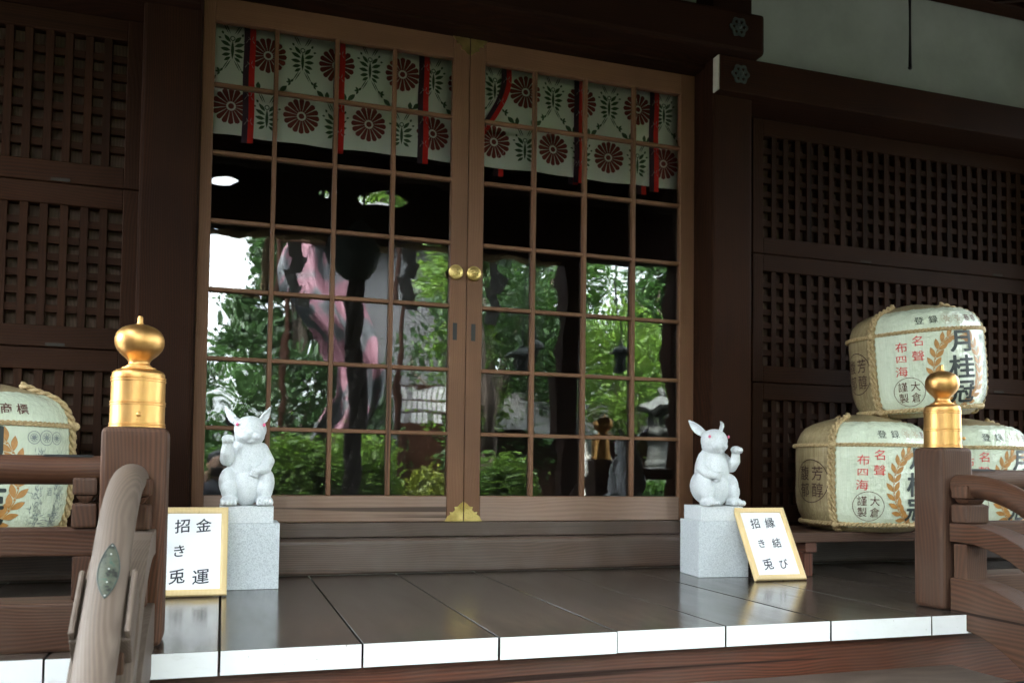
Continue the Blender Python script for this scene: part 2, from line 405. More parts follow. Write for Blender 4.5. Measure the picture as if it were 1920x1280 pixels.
def _leaf(name, a, b, tr=.45):
    m = Mat(name); c = m.mix(m.rnd(), a, b); m.base(c); m.set(Roughness=.5, Specular_IOR_Level=.35)
    t = m.n('BsdfTranslucent'); tc = m.mix(.5, c, tuple(min(1, x*1.3) for x in b)); m.l(tc, t.inputs['Color'])
    mx = m.n('MixShader', i_0=tr); m.l(m.b.outputs[0], mx.inputs[1]); m.l(t.outputs[0], mx.inputs[2]); m.l(mx.outputs[0], m.out.inputs['Surface']); return m.m
L_dark = _leaf('cedar_foliage', (.013, .032, .011), (.036, .075, .02))
L_dark2 = _leaf('dark_broadleaf_foliage', (.015, .042, .011), (.04, .092, .019))  # darker green for some broadleaf trees and the far wood
L_mid = _leaf('broadleaf_foliage', (.024, .062, .013), (.065, .14, .024))
L_light = _leaf('maple_foliage', (.045, .105, .014), (.125, .21, .028))
L_yel = _leaf('yellow_green_foliage', (.10, .13, .014), (.20, .22, .035))
M_bark = plain('bark', (.07, .05, .036), .9, .45, 12, bump=.6)
M_gravel = plain('gravel', (.055, .052, .045), .95, .3, 60, bump=.5)
M_stone = _granite('weathered_stone', (.065, .068, .058), (.03, .032, .028))
def _rock():
    m = Mat('wet_rock'); n = m.noise(m.coord(), 3, 6, .65); m.base(m.ramp(n, [(.38, (.02, .019, .015)), (.62, (.34, .32, .27))])); m.set(Roughness=.18); m.bump(n, .8, .08); return m.m
M_rock = _rock()
M_tile = plain('grey_roof', (.085, .083, .08), .6, .25, 10, bump=.3)
M_greywall = plain('grey_plaster_wall', (.085, .082, .084), .9, .12, 6)
M_shide = plain('white_paper_streamer', (.36, .36, .34), .8, .05, 10)
def _pink():
    m = Mat('pink_marbled_cloth'); v = m.coord((1, 1, .55)); n = m.n('TexNoise', i_Scale=1.1, i_Detail=5.0, i_Distortion=2.4); m.l(v, n.inputs['Vector'])
    c = m.ramp(n.outputs['Fac'], [(.38, (.02, .024, .026)), (.44, (.05, .052, .055)), (.47, (.14, .058, .075)), (.66, (.18, .075, .095)), (.71, (.055, .06, .062))])
    m.base(c); m.set(Roughness=.7); return m.m
M_pink = _pink()

# ------------------------------------------------------------------ the hall
hall = empty('shrine_hall', (1.12, 0, 0), 0, 'dark wooden shrine hall with glazed sliding doors, lattice panels and white plaster above', 'shrine hall')
INV = Matrix.Translation((-1.12, 0, 0))
class HB(MB):
    """hall part, given in world coordinates"""
    def build(s, name, mats, parent=None, **k):
        o = MB.build(s, name, mats, parent or hall, **k)
        if (parent or hall) is hall: o.matrix_parent_inverse = INV
        return o
PX = [-2.86, -.26, 2.285, 4.66]
for x in PX:
    b = HB(); b.box(x, x+.218, -.195, .04, 0.0, 2.62); b.build('pillar', WD['hallZ'], bevel=.014)
for x in PX:
    b = HB(); b.box(x+.0, x+.218, -.19, .04, 2.62 if x in (PX[0], PX[3]) else 2.648, 3.05); b.build('strut', WD['hallZ'], bevel=.006)
# sill under the doors: upper track piece and the heavy lower beam, all along the wall
b = HB(); b.box(-.04, 2.283, -.052, .06, .153, .2135); b.build('door_track', WD['sill'], bevel=.003)
b = HB(); b.box(-3.2, 5.2, -.12, .05, .0, .150); b.build('sill_beam', WD['sill'], bevel=.022, seg=3)
# lintels
b = HB(); b.box(-.042, 2.285, -.12, .05, 2.432, 2.62); b.box(-.042, 2.285, -.16, -.121, 2.50, 2.62); b.build('door_lintel', WD['hallX'], bevel=.004)
b = HB(); b.box(-.30, 2.503, -.30, .05, 2.447+.001, 2.646)
bm_big = b.build('main_beam', WD['hallX'], bevel=.018, seg=2)
def rokuyo(x, y, z, parent):
    m = MB(); R = .050
    hexa = [(R*(.9+.1*math.cos(6*a))*math.cos(a), R*(.9+.1*math.cos(6*a))*math.sin(a)) for a in [2*PI*i/36 for i in range(36)]]
    holes = [[(.027*math.cos(k*PI/3)+.0085*math.cos(a), .027*math.sin(k*PI/3)+.0085*math.sin(a)) for a in [2*PI*i/12 for i in range(12)]] for k in range(6)]
    me = plate([hexa]+holes, .006); me.transform(Matrix.Translation((x, y-.003, z)) @ UPRIGHT)
    o = link('nail_cover', me, M_patina, parent); o.matrix_parent_inverse = INV
    m.ell((x, y-.008, z), (.012, .008, .012)); q = m.build('boss', M_patina, o, smooth=True); return o
bm_r = None
b = HB(); b.box(2.287, 5.2, -.25, .03, 2.272, 2.445); bm_r = b.build('side_lintel', WD['hallX'], bevel=.006)
b = HB(); b.box(2.281, 2.2868, -.247, -.20, 2.275, 2.442); q = b.build('end_paint', plain('aged_end_paint', (.50, .47, .38), .7, .2, 30))
b = HB(); b.box(-3.4, -.045, -.25, .03, 2.272, 2.445); bm_l = b.build('side_lintel', WD['hallX'], bevel=.006)
for P, x, y, z in ((bm_big, 2.358, -.3005, 2.561), (bm_r, 2.40, -.2505, 2.362), (bm_big, -.19, -.3005, 2.561), (bm_l, -.15, -.2505, 2.362)):
    o = rokuyo(x, y, z, P); o.matrix_parent_inverse = Matrix.Identity(4)
b = HB(); b.box(-4.2, 6.2, -.17, -.0605, 3.052, 3.16); b.build('eave_beam', WD['hallX'], bevel=.01)
for x0, x1, z0 in ((-4.2, -.045, 2.447), (-.042, 2.5, 2.66), (2.503, 6.2, 2.447)):
    b = HB(); b.box(x0, x1, -.03, .06, z0, 3.4); b.build('plaster_wall', M_plaster)
# room behind the doors
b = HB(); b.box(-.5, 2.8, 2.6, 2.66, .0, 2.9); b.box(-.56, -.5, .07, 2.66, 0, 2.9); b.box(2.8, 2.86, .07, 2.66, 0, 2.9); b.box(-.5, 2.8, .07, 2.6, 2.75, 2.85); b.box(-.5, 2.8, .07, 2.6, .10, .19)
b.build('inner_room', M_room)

# sliding doors
def door(x0, gx0, gx1, x1, mun, inner_right):
    m = HB(); Y0, Y1 = -.018, .020
    m.box(x0, gx0, Y0, Y1, .2155, 2.442, 1); m.box(gx1, x1, Y0, Y1, .2155, 2.442, 1)
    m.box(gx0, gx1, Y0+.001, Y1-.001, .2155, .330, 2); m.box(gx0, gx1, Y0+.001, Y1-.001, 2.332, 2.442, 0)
    for x in mun: m.box(x-.0095, x+.0095, Y0+.002, .012, .330, 2.332, 1)
    for j in range(6):
        z = 2.06-.29*j
        xs = [gx0]+[q for x in mun for q in (x-.0095, x+.0095)]+[gx1]
        for a, c in zip(xs[::2], xs[1::2]): m.box(a, c, Y0+.004, .011, z-.0085, z+.0085, 0)
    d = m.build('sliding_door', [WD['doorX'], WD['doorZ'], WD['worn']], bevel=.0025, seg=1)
    d['label'] = 'left sliding glass door' if inner_right else 'right sliding glass door'
    g = MB(); xs = [gx0]+list(mun)+[gx1]; zs = [.33]+[2.06-.29*j for j in range(5, -1, -1)]+[2.332]
    for a, c in zip(xs, xs[1:]):
        for e, f in zip(zs, zs[1:]):
            ty, tx = random.uniform(-.0007, .0007), random.uniform(-.0007, .0007); k = random.random()
            g.poly([(a, .008-ty-tx, e), (c, .008-ty+tx, e), (c, .008+ty+tx, f), (a, .008+ty-tx, f)], 0, k)
    g.build('glass_pane', M_glass, d)
    sx = 1.065 if inner_right else 1.1515
    ex = x1 if inner_right else x0; sg = -1 if inner_right else 1
    # round pull with a three-comma swirl
    p = MB(); zc = 1.342; px = 1.064 if inner_right else 1.1495
    p.lathe([(0, .012), (.022, .0115), (.0275, .009), (.0325, .011), (.0345, .008), (.0345, 0)], 36)
    for v in p.bm.verts: v.co = Vector((px+v.co.x, Y0-v.co.z-.0005, zc+v.co.y))
    pu = p.build('door_pull', M_brass, d, auto=.6)
    t = MB()
    for k in range(3):
        a0 = k*2*PI/3+.5; path = []
        for i in range(9):
            s_ = i/8; a = a0+s_*2.3; r = .006+.017*s_
            path.append((px+r*math.cos(a), Y0-.0125, zc+r*math.sin(a)))
        t.tube(path, [.0068*(1-.85*i/8) for i in range(9)], 8, up=(0, 1, 0))
        t.ell(path[0], (.0072, .004, .0072), u=10, v=6)
    t.build('swirl', M_brass, pu, smooth=True)
    s_ = MB(); s_.box(sx-.010, sx+.010, Y0-.0012, Y0+.004, 1.034, 1.112); s_.build('finger_slot', M_black, d)
    # corner fittings
    W, H = .084, .088
    pr = [(0, 0), (W, 0), (W*.86, .022), (W*.70, .030), (W*.73, .042), (W*.58, .040), (W*.44, .050), (W*.48, .064), (W*.30, .066), (W*.16, .078), (0, H)]
    for zc, up in ((.2165, 1), (2.441, -1)):
        me = plate([[(sg*a, up*c) for a, c in pr]], .003); me.transform(Matrix.Translation((ex+sg*.001, Y0-.002, zc)) @ UPRIGHT)
        fit = link('corner_fitting', me, M_brass, d)
        for a, c in ((.012, .012), (.055, .012), (.012, .06)):
            n_ = MB(); n_.ell((ex+sg*a, Y0-.0045, zc+up*c), (.003, .002, .003), u=8, v=6); n_.build('stud', M_brass, fit, smooth=True)
    return d
door(-.042, .006, 1.040, 1.1165, (.2575, .5149, .7723), True)
door(1.1195, 1.193, 2.2075, 2.285, (1.4409, 1.6983, 1.9557), False)

# lattice panels, three tiers a bay
def lattice(x0, x1, z0, z1, Yf=-.010):
    m = HB(); fw = .062; fz = .085
    m.box(x0, x0+fw, Yf-.012, .05, z0, z1, 1); m.box(x1-fw, x1, Yf-.012, .05, z0, z1, 1)
    m.box(x0+fw, x1-fw, Yf-.010, .05, z0, z0+fz, 0); m.box(x0+fw, x1-fw, Yf-.010, .05, z1-fz, z1, 0)
    p = m.build('lattice_panel', [WD['latX'], WD['latZ']], bevel=.003, seg=1)
    a, c, e, f = x0+fw, x1-fw, z0+fz, z1-fz
    n = round((c-a)/.0715); k = round((f-e)/.0715); dx = (c-a)/n; dz = (f-e)/k
    g = MB()
    for i in range(1, n):
        q_ = random.uniform(-.0016, .0016); g.box(a+i*dx-.0145+q_, a+i*dx+.0145+q_, Yf+random.uniform(-.001, .001), .022, e, f, 1)
    for j in range(1, k):
        z = e+j*dz
        q_ = random.uniform(-.0016, .0016)
        for i in range(n): g.box(a+i*dx+(.015 if i else 0), a+(i+1)*dx-(.015 if i < n-1 else 0), Yf+.005, .022, z-.0145+q_, z+.0145+q_, 0)
    g.build('lattice_grid', [WD['latX'], WD['latZ']], p)
    k_ = MB(); q = a
    while q < c:
        q2 = min(c, q+.20); k_.box(q, q2-.002, .036, .046, e-.02, f+.02); q = q2
    k_.build('backing_board', WD['backZ'], p)
    for t in (.33, .8):
        X = a+(c-a)*t
        h = MB(); h.box(X-.035, X+.035, Yf-.0125, Yf-.0095, z0+.004, z0+.016); h.build('latch_plate', M_latch, p)
    return p
TZ = ((.205, .908), (.912, 1.568), (1.572, 2.27))
for x0, x1 in ((-1.55, -.27), (-2.64, -1.56), (2.62, 4.66)):
    for z0, z1 in TZ: lattice(x0, x1, z0, z1)
for x0, x1 in ((-3.2, -.262), (2.5045, 4.659)):
    b = HB(); b.box(x0, x1, -.006, .05, .1505, .2035); b.build('lattice_sill', WD['hallX'], bevel=.003)
b = HB(); b.box(2.504, 2.619, .001, .05, .205, 2.27); b.build('jamb', WD['latZ'], bevel=.003)

# veranda floor of wide boards with white painted ends
edges = [-3.2, -2.84, -2.49, -2.13, -1.76, -1.41, -1.05, -.68, -.303, .083, .433, .80, 1.149, 1.50, 1.868, 2.252, 2.62, 2.97, 3.35, 3.70, 4.07, 4.43, 4.80, 5.2]
b = HB(); we = HB(); ri = HB()
for a, c in zip(edges, edges[1:]):
    g = .0032; dy = random.uniform(-.004, .004)
    b.box(a+g, c-g, -1.598+dy, -.10, -.060, random.uniform(-.0012, .0004))
    we.box(a+g, c-g, -1.6005+dy, -1.5982+dy, -.0605, -.0012)
fl = b.build('veranda_floor', WD['floor'], bevel=.0018, seg=1)
we.build('white_end', M_white_end, fl)
b = HB(); b.box(-3.2, 5.2, -1.565, -1.50, -.24, -.0605); b.box(-3.2, 5.2, -1.5, -.1, -.20, -.0615); b.build('veranda_beam', WD['stepX'], bevel=.004)
for x in (-2.9, -.13, 2.43, 5.0):
    b = HB(); b.box(x-.09, x+.09, -1.50, -1.33, -1.05, -.2005); b.build('veranda_post', WD['hallZ'], bevel=.01)
# steps
b = HB()
for i in range(5):
    z = -.165*(i+1); y = -1.567-.20*i
    b.box(-.06, 2.36, y-.25, y, z-.050, z, 1)
    b.box(-.06, 2.36, y-.235, y-.205, z-.164, z-.0505)
b.build('stair', [WD['stepX'], WD['tread']], bevel=.004)

# porch roof carried on front pillars
for x in (-1.15, 3.27, 4.50):
    b = HB(); b.box(x, x+.215, -4.56, -4.345, -1.0, 2.60); q = b.build('porch_pillar', WD['hallZ'], bevel=.02)
    s_ = MB(); s_.box(x-.08, x+.295, -4.64, -4.265, -1.05, -1.0005); s_.build('stone_base', M_stone, q, bevel=.01)
b = HB(); b.box(-1.5, 5.05, -4.55, -4.35, 2.605, 2.90); b.build('porch_beam', WD['hallX'], bevel=.015)
def eye(cx, cy, a, h, tilt=0, n=24):
    P = []
    for i in range(n):
        t = 2*PI*i/n; x = a*math.cos(t); y = h*math.copysign(abs(math.sin(t))**1.3, math.sin(t)); c, s = math.cos(tilt), math.sin(tilt)
        P.append((cx+c*x-s*y, cy+s*x+c*y))
    return P
me = plate([[(-1.5, 2.902), (5.05, 2.902), (5.05, 3.35), (-1.5, 3.35)], eye(.055, 3.03, .15, .055, .3), eye(.86, 3.03, .022, .032), eye(.93, 3.02, .03, .05), eye(1.0, 3.04, .018, .02), eye(1.44, 3.045, .30, .075, .05)], .05)
me.transform(Matrix.Translation((0, -4.45, 0)) @ UPRIGHT)
o = link('carved_transom', me, WD['hallX'], hall); o.matrix_parent_inverse = INV
b = HB(); b.box(-1.75, 5.3, -5.05, -1.70, 3.36, 3.46); b.box(-4.5, 6.8, -1.698, .3, 3.36, 3.46)
rf = b.build('roof', WD['hallY'])
x = -1.7
while x < 5.2: r_ = MB(); r_.box(x, x+.07, -5.0, -1.72, 3.245, 3.359); r_.build('rafter', WD['hallY'], rf); x += .27
def slab(mb, x0, x1, pts, th=.06):
    lo = [[Vector((x, y, z)) for x in (x0, x1)] for y, z in pts]; up = [[Vector((x, y, z+th)) for x in (x1, x0)] for y, z in pts]
    mb.grid(lo); mb.grid(up); mb.grid([[a[0], b_[1]] for a, b_ in zip(lo, up)]); mb.grid([[b_[0], a[1]] for a, b_ in zip(lo, up)])
r_ = MB(); slab(r_, -1.85, 5.4, [(-5.2, 3.47), (-1.9, 4.05)]); slab(r_, -4.8, 7.1, [(-2.02, 3.475), (.4, 5.4), (6, 3.5)])
r_.build('roof_covering', M_tile, rf)
b = HB(); b.box(-2.75, -2.65, -11.5, -1.75, -1.04, 3.20); b.build('added_shade_wall', WD['latZ'])  # added wall out of view, blocks light from the left
b = HB(); b.box(6.6, 6.7, -4.7, -1.9, -1.04, 3.2); b.build('added_shade_wall', WD['latZ'])  # second added wall out of view, cuts sideways light from the right
b = HB()
for d0, t_ in ((0, .03),):
    v = [(-4.4, .1, 3.24), (6.7, .1, 3.24), (6.7, -1.86, 2.40), (-4.4, -1.86, 2.40)]
    b.grid([[Vector(v[0]), Vector(v[1])], [Vector(v[3]), Vector(v[2])]]); b.grid([[Vector(v[3])+Vector((0, 0, .03)), Vector(v[2])+Vector((0, 0, .03))], [Vector(v[0])+Vector((0, 0, .03)), Vector(v[1])+Vector((0, 0, .03))]])
b.box(-4.4, 6.7, -1.92, -1.862, 2.36, 2.50)
ev = b.build('eave', WD['hallY'])  # unseen eave, pitched low to keep light off the upper wall
x = -4.35; M_ = Matrix.Translation((0, .1, 3.238)) @ Matrix.Rotation(math.atan2(.84, 1.96), 4, 'X')
while x < 6.65: r_ = MB(); r_.box(x, x+.055, -2.125, -.02, -.065, -.001, M=M_); r_.build('rafter', WD['hallY'], ev); x += .21
# outer walls of the hall so that the inside stays dark
for k in ((-3.9, -3.2, -.03, .06, -1.0, 2.446), (5.2, 6.0, -.03, .06, -1.0, 2.446), (-3.9, 6.0, 5.9, 6.0, -1, 3.4), (-3.96, -3.9, .07, 5.9, -1, 3.4), (6.0, 6.06, .07, 5.9, -1, 3.4)):
    b = HB(); b.box(*k); b.build('outer_wall', M_plaster)

# iron hook under the eave beam
h = MB(); h.tube([(3.525, -.12, 3.053), (3.525, -.12, 2.64), (3.524, -.123, 2.625), (3.515, -.132, 2.615), (3.505, -.138, 2.615)], .009, 8)
tag(h.build('iron_hook', M_black, None, smooth=True), 'thin black iron rod with hooked end hanging in front of the white plaster', 'hook')

# ------------------------------------------------------------------ railings with gilded newel caps
def railing(X, side, label):
    """X centre of the stair rail, side -1 runs off to the left, +1 to the right; local coordinates round the newel"""
    root = empty('railing', (X, -1.45, 0), 0, label, 'railing', 'veranda railings beside the steps')
    R = WD; hx = .0815
    hx = .0765 if side < 0 else .0680
    n = MB(); n.box(-hx, hx, -hx, hx, 0, .546); nw = n.build('newel_post', R['railZ'], root, bevel=.022, seg=4)
    n.bm if False else None
    # gilded onion-shaped cap
    kr, kz = (.0665 if side < 0 else .0605)/318, .287/1185
    pr = [(0, 1185), (22, 1183), (30, 1170), (33, 1120), (40, 1098), (62, 1093), (95, 1086), (130, 1077), (170, 1064), (205, 1046), (234, 1024), (256, 998), (270, 970), (278, 940), (280, 912), (278, 886), (271, 858), (259, 832), (241, 806), (218, 782), (192, 760), (165, 740), (143, 722), (129, 706), (122, 692), (122, 680), (128, 666), (137, 656), (150, 650), (152, 640), (188, 634), (198, 628), (198, 618), (240, 608), (285, 590), (302, 565), (304, 530), (316, 526), (316, 512), (308, 508), (308, 502), (317, 498), (317, 482), (309, 478), (310, 275), (320, 271), (320, 258), (311, 254), (311, 248), (320, 244), (320, 232), (312, 228), (313, 45), (322, 41), (322, 28), (314, 24), (314, 20), (324, 16), (324, 0)]
    g = MB(); g.lathe([(max(r*kr*(1.02 if 690 < z < 1092 else 1), .0004), (z if z < 690 else z)*kz) for r, z in reversed(pr)], 56, (0, 0, .546))
    fin = g.build('onion_finial', M_gold, root, auto=.9)
    g = MB(); a = .12 if side < 0 else .62
    g.ell((.0672*math.sin(a), -.0672*math.cos(a), .546+.031), (.006, .005, .006), u=12, v=8); g.build('rivet', M_gold, fin, smooth=True)
    # rails along the veranda edge
    L = 2.7*side; e0 = side*hx
    def bx(mb, a, c, *k): mb.box(min(a, c), max(a, c), *k)
    t = MB(); t.tube([(e0-side*.01, 0, .436), (L, 0, .436)], .0365, 20, up=(0, 0, 1)); t.build('top_rail', R['railX'], root, auto=.8)
    t = MB(); bx(t, e0, L, -.036, .036, .225, .293); t.build('middle_rail', R['railX'], root, bevel=.006)
    t = MB(); bx(t, e0, L, -.075, .055, -.0005, .117); t.build('bottom_rail', R['railX'], root, bevel=.007)
    t = MB(); pc = [(side*.10, .0), (side*.21, .0)]
    t.tube([(pc[0][0], 0, .437), (pc[1][0], 0, .437)], .0375, 20, up=(0, 0, 1), sec=[(math.cos(a), math.sin(a)) for a in [PI*(.30+.38*i/8) for i in range(9)]], cap=False); t.build('metal_sleeve', M_black, root, smooth=True)
    def bracket(x0, x1, y0, y1, post_z0):
        q = MB(); q.box(x0, x1, y0, y1, .294, .355); q.frustum((x0+.018, x1-.018, y0+.012, y1-.012), (x0+.006, x1-.006, y0+.004, y1-.004), .3555, .3745); q.box(x0, x1, y0, y1, .375, .418)
        br = q.build('bearing_block', R['railZ'], root, bevel=.007)
        q = MB(); q.box(x0+.004, x1-.004, y0+.006, y1-.006, post_z0, .2245); q.build('short_post', R['railZ'], root, bevel=.004)
    a, c = sorted((side*.083, side*.140)); bracket(a, c, -.045, .045, .1175)
    for xx in (1.15, 2.3):
        a, c = sorted((side*(xx-.035), side*(xx+.035))); bracket(a, c, -.045, .045, .1175)
    # stair rail: curved over the edge, then down at the pitch of the steps
    sx = 0.0
    def run(z0, y0, drop, n_=26, length=1.35):
        P = []; y, z = y0, z0; ang = 0; ds = length/n_
        for i in range(n_+1):
            P.append((y, z)); s_ = i*ds
            ang = math.radians(40.0)*min(1, max(0, (s_-drop)/.36))**.9
            y -= ds*math.cos(ang); z -= ds*math.sin(ang)
        return P
    hp = run(.416, -.070, .02)
    t = MB(); t.tube([(sx, y, z) for y, z in hp], .0375 if side < 0 else .0375, 24, up=(1, 0, 0)); hr = t.build('handrail', WD['handrail'] if side < 0 else WD['railY'], root, auto=.8)
    sq = lambda w_, h_: [(-h_, -w_), (h_, -w_), (h_, w_), (-h_, w_)]
    wr = WD['handrail'] if side < 0 else WD['railY']
    t = MB(); t.tube([(sx, y, z) for y, z in run(.262, -.078, .02)], 1.0, up=(1, 0, 0), sec=sq(.058 if side < 0 else .050, .031)); t.build('stair_rail', wr, root, bevel=.004)
    t = MB(); t.tube([(sx, y, z) for y, z in run(.030, -.082, .0)], 1.0, up=(1, 0, 0), sec=sq(.060 if side < 0 else .052, .082)); t.build('stringer', wr, root, bevel=.005)
    x0, x1 = sx-.047, sx+.047
    bracket(x0, x1, -.150, -.083, .1)
    # second bearing block lower down, tilted with the rail
    def at(s_, P, ds=1.35/26):
        i = int(s_/ds); return Vector((sx, P[i][0], P[i][1])), math.atan2(P[i+1][1]-P[i][1], -(P[i+1][0]-P[i][0]))
    p, ang = at(.60, hp)
    M = Matrix.Translation(p) @ Matrix.Rotation(-ang, 4, 'X')
    t = MB(); t.box(-.0535, .0535, -.08, .08, -.085, -.012, M=M); t.box(-.0535, -.0425, -.08, .08, -.0115, .012, M=M); t.box(.0425, .0535, -.08, .08, -.0115, .012, M=M); t.build('bearing_block', wr, root, bevel=.006)
    t = MB(); t.box(sx-.04, sx+.04, p.y-.03, p.y+.03, p.z-.33, p.z-.06); t.build('short_post', R['railZ'], root, bevel=.004)
    if side < 0:
        # almond plaque let into the handrail
        rows = []; ra = .0388
        pc, ang = at(.55, hp); M = Matrix.Translation(pc) @ Matrix.Rotation(-ang, 4, 'X')
        for i in range(17):
            t_ = i/16; wd = .0005+.0195*math.sin(PI*t_)**.8
            row = []
            for j in range(9):
                q = -wd+2*wd*j/8; al = q/ra+.10
                row.append(M @ Vector((ra*math.sin(al), -.072+.144*t_, ra*math.cos(al))))
            rows.append(row)
        t = MB(); t.grid(rows); pl = t.build('plaque', M_plaque, hr, smooth=True)
        t = MB(); rim = [r[0] for r in rows]+[r[-1] for r in reversed(rows)]; rim.append(rim[0]); t.tube(rim, .0014, 6, cap=False, rnd=.5); t.build('rim', M_nail if False else M_patina, pl, smooth=True)
        t = MB()
        for f in (.04, .28, .52, .80, .96):
            al = .10; t.ell(M @ Vector((ra*math.sin(al), -.072+.144*f, ra*math.cos(al))), (.0016,)*3, u=8, v=6)
        t.build('nail', M_nail, pl, smooth=True)
    return root
railing(-.131, -1, 'dark wooden railing with gilded onion-capped post and almond-shaped plaque on its handrail')
railing(2.443, 1, 'dark wooden railing with gilded onion-capped post in front of the stacked barrels')

# ------------------------------------------------------------------ benches and sake barrels
def bench(x0, x1, label):
    root = empty('bench', ((x0+x1)/2, -.33, 0), 0, label, 'bench', 'low plank benches under the barrels'); W = (x1-x0)/2
    t = MB(); t.box(-W, W, -.27, .0, .150, .192); t.box(-W, W, .003, .22, .150, .191); t.build('seat', WD['railX'], root, bevel=.004)
    for x in (-W+.08, W-.14):
        t = MB(); t.box(x, x+.045, -.245, -.20, 0.0, .105); t.build('leg', WD['stepZ'], root, bevel=.003)
        t = MB(); t.box(x, x+.045, .14, .185, 0.0, .105); t.build('leg', WD['stepZ'], root, bevel=.003)
        t = MB(); t.box(x-.003, x+.055, -.26, .2, .1055, .1495); t.build('bearer', WD['stepY'], root, bevel=.003)
    return root
bench(2.44, 4.45, 'low dark plank bench carrying three stacked barrels')
bench(-2.4, -.12, 'low dark plank bench behind the left railing')

PROF = [(.215, .0), (.236, .012), (.262, .038), (.280, .075), (.290, .12), (.2935, .20), (.294, .30), (.292, .385), (.284, .42), (.269, .452), (.248, .476), (.215, .494), (.16, .512), (.09, .528), (.04, .538), (.0, .542)]
def rad(z):
    for (r0, z0), (r1, z1) in zip(PROF, PROF[1:]):
        if z0 <= z <= z1: return r0+(r1-r0)*(z-z0)/max(1e-6, z1-z0)
    return PROF[-1][0]
D2 = PI/180
def barrel_meshes():
    root = empty('sake_barrel')
    t = MB(); P = []
    for (r0, z0), (r1, z1) in zip(PROF, PROF[1:]):
        for k in range(3): P.append((max(.001, r0+(r1-r0)*k/3), z0+(z1-z0)*k/3))
    P.append((.001, .544)); t.lathe(P, 72)
    for v in t.bm.verts:
        a = math.atan2(v.co.x, -v.co.y); k = 1+.010*noise.noise((v.co.x*9, v.co.y*9, v.co.z*9))
        if abs(a) > 74*D2: k += .011*math.sin(a*31+.6)*math.exp(-((v.co.z-.37)/.05)**2)+.006*math.sin(a*23)*math.exp(-((v.co.z-.16)/.07)**2)
        v.co.x *= k; v.co.y *= k
    t.build('straw_wrapping', M_straw, root, smooth=True)
    off = .0065
    def mp(o): return lambda x, z: Vector(((rad(z)+o)*math.sin(x/.293), -(rad(z)+o)*math.cos(x/.293), z))
    def S(deg): return deg*D2*.293
    t = MB(); zs = [.022, .035, .05, .065, .09, .13, .18, .24, .3, .36, .385, .405, .42, .436, .452, .464, .474, .482, .489, .495]
    ap = 70*D2; n_ = 56
    rows = [[Vector(((rad(z)+off)*math.sin(-ap+2*ap*i/n_), -(rad(z)+off)*math.cos(-ap+2*ap*i/n_), z + (.004*noise.noise((i*.35, 3, 1)) if z > .47 else 0))) for i in range(n_+1)] for z in zs]
    t.grid(rows); lab = t.build('label', M_label, root, smooth=True)
    m1, m2 = mp(off+.0016), mp(off+.0022)
    t = MB()
    for ch, z, w_ in (('月', .330, .105), ('桂', .215, .112), ('冠', .103, .108)): 
        for q_ in range(8): t.flat(glyph_at(ch, S(7)+.0034*math.cos(q_*PI/4), z+.0024*math.sin(q_*PI/4), w_*1.24, w_), mp(off+.0022+q_*4e-5), 0, .02)
    t.flat(glyph_at('登', S(-27), .437, .042, .038), m2, 0, .02); t.flat(glyph_at('録', S(-15), .437, .042, .038), m2, 0, .02)
    t.build('black_lettering', M_inkb, lab)
    t = MB()
    for ch, a, z in (('名', -30, .345), ('聲', -30, .277), ('布', -43, .322), ('四', -43.5, .268), ('海', -44, .212)):
        t.flat(glyph_at(ch, S(a), z, .054 if ch != '四' else .05, .05 if ch != '四' else .036, 0, 0, 0), m2, 0, .02)
    t.build('red_lettering', M_red, lab)
    t = MB()
    t.flat(flatpoly(ring(S(-39), .118, .066, .0022)), m2, 0, .02)
    for ch, dx, dz in (('大', .026, .024), ('倉', .026, -.026), ('謹', -.026, .024), ('製', -.026, -.026)): t.flat(glyph_at(ch, S(-39)+dx, .118+dz, .042, .046), m2, 0, .02)
    t.build('seal', M_brown, lab)
    t = MB()
    for ch, a in (('商', 19.5), ('標', 29.5)): t.flat(glyph_at(ch, S(a), .437, .040, .038, .01), m2, 0, .02)
    t.build('brown_lettering', M_brown, lab)
    # laurel wreath
    t = MB(); pol = []
    for sd in (-1, 1):
        for i in range(11):
            th = -82+i*14.5; A, B = .116, .158
            x = S(4.5)+sd*A*math.cos(th*D2); z = .205+B*math.sin(th*D2)
            tx, tz = -sd*A*math.sin(th*D2), B*math.cos(th*D2); ang = math.atan2(tz, tx)
            for o_ in (-.55, .55): pol.append(leaf(x+.004*math.cos(ang+o_), z+.004*math.sin(ang+o_), ang+o_, .052, .021))
            pol.append(leaf(x, z, ang, .042, .004))
            pol.append([(x+.004*math.cos(k), z+.004*math.sin(k)) for k in (0, 1.05, 2.1, 3.14, 4.2, 5.24)])
    t.flat(flatpoly(pol), m1, 0, .02); t.build('laurel_wreath', M_laurel, lab)
    # faint medals on the shoulder, printed medals and landscape on the right
    t = MB(); pol = []
    for a in (-3, 8.5):
        pol += ring(S(a), .437, .026, .0016, 28); pol += ring(S(a), .437, .012, .0014, 16); pol += [leaf(S(a), .437, k*PI/3, .022, .005) for k in range(6)]
    t.flat(flatpoly(pol), m2, 0, .02); t.build('medal_print', M_faint, lab)
    t = MB(); pol = []; rr = random.Random(3)
    for a, s_ in ((36, .022), (45, .026), (53.5, .022)):
        pol += ring(S(a), .345, s_, .0022, 28); pol += ring(S(a), .345, s_*.62, .0015, 20)
        pol += [leaf(S(a), .345, k*PI/4+.2, s_*.55, .004) for k in range(8)]
    for k in range(420):
        d = rr.choice((-1, 1)); x = S(48)+d*(.026+.022*abs(rr.gauss(0, 1))); z = rr.uniform(.04, .30)
        if abs(x-S(48)) < .07: pol.append(leaf(x, z, rr.uniform(1.1, 2.0) if rr.random() < .6 else rr.uniform(0, 3.1), rr.uniform(.006, .022), .0022, 3))
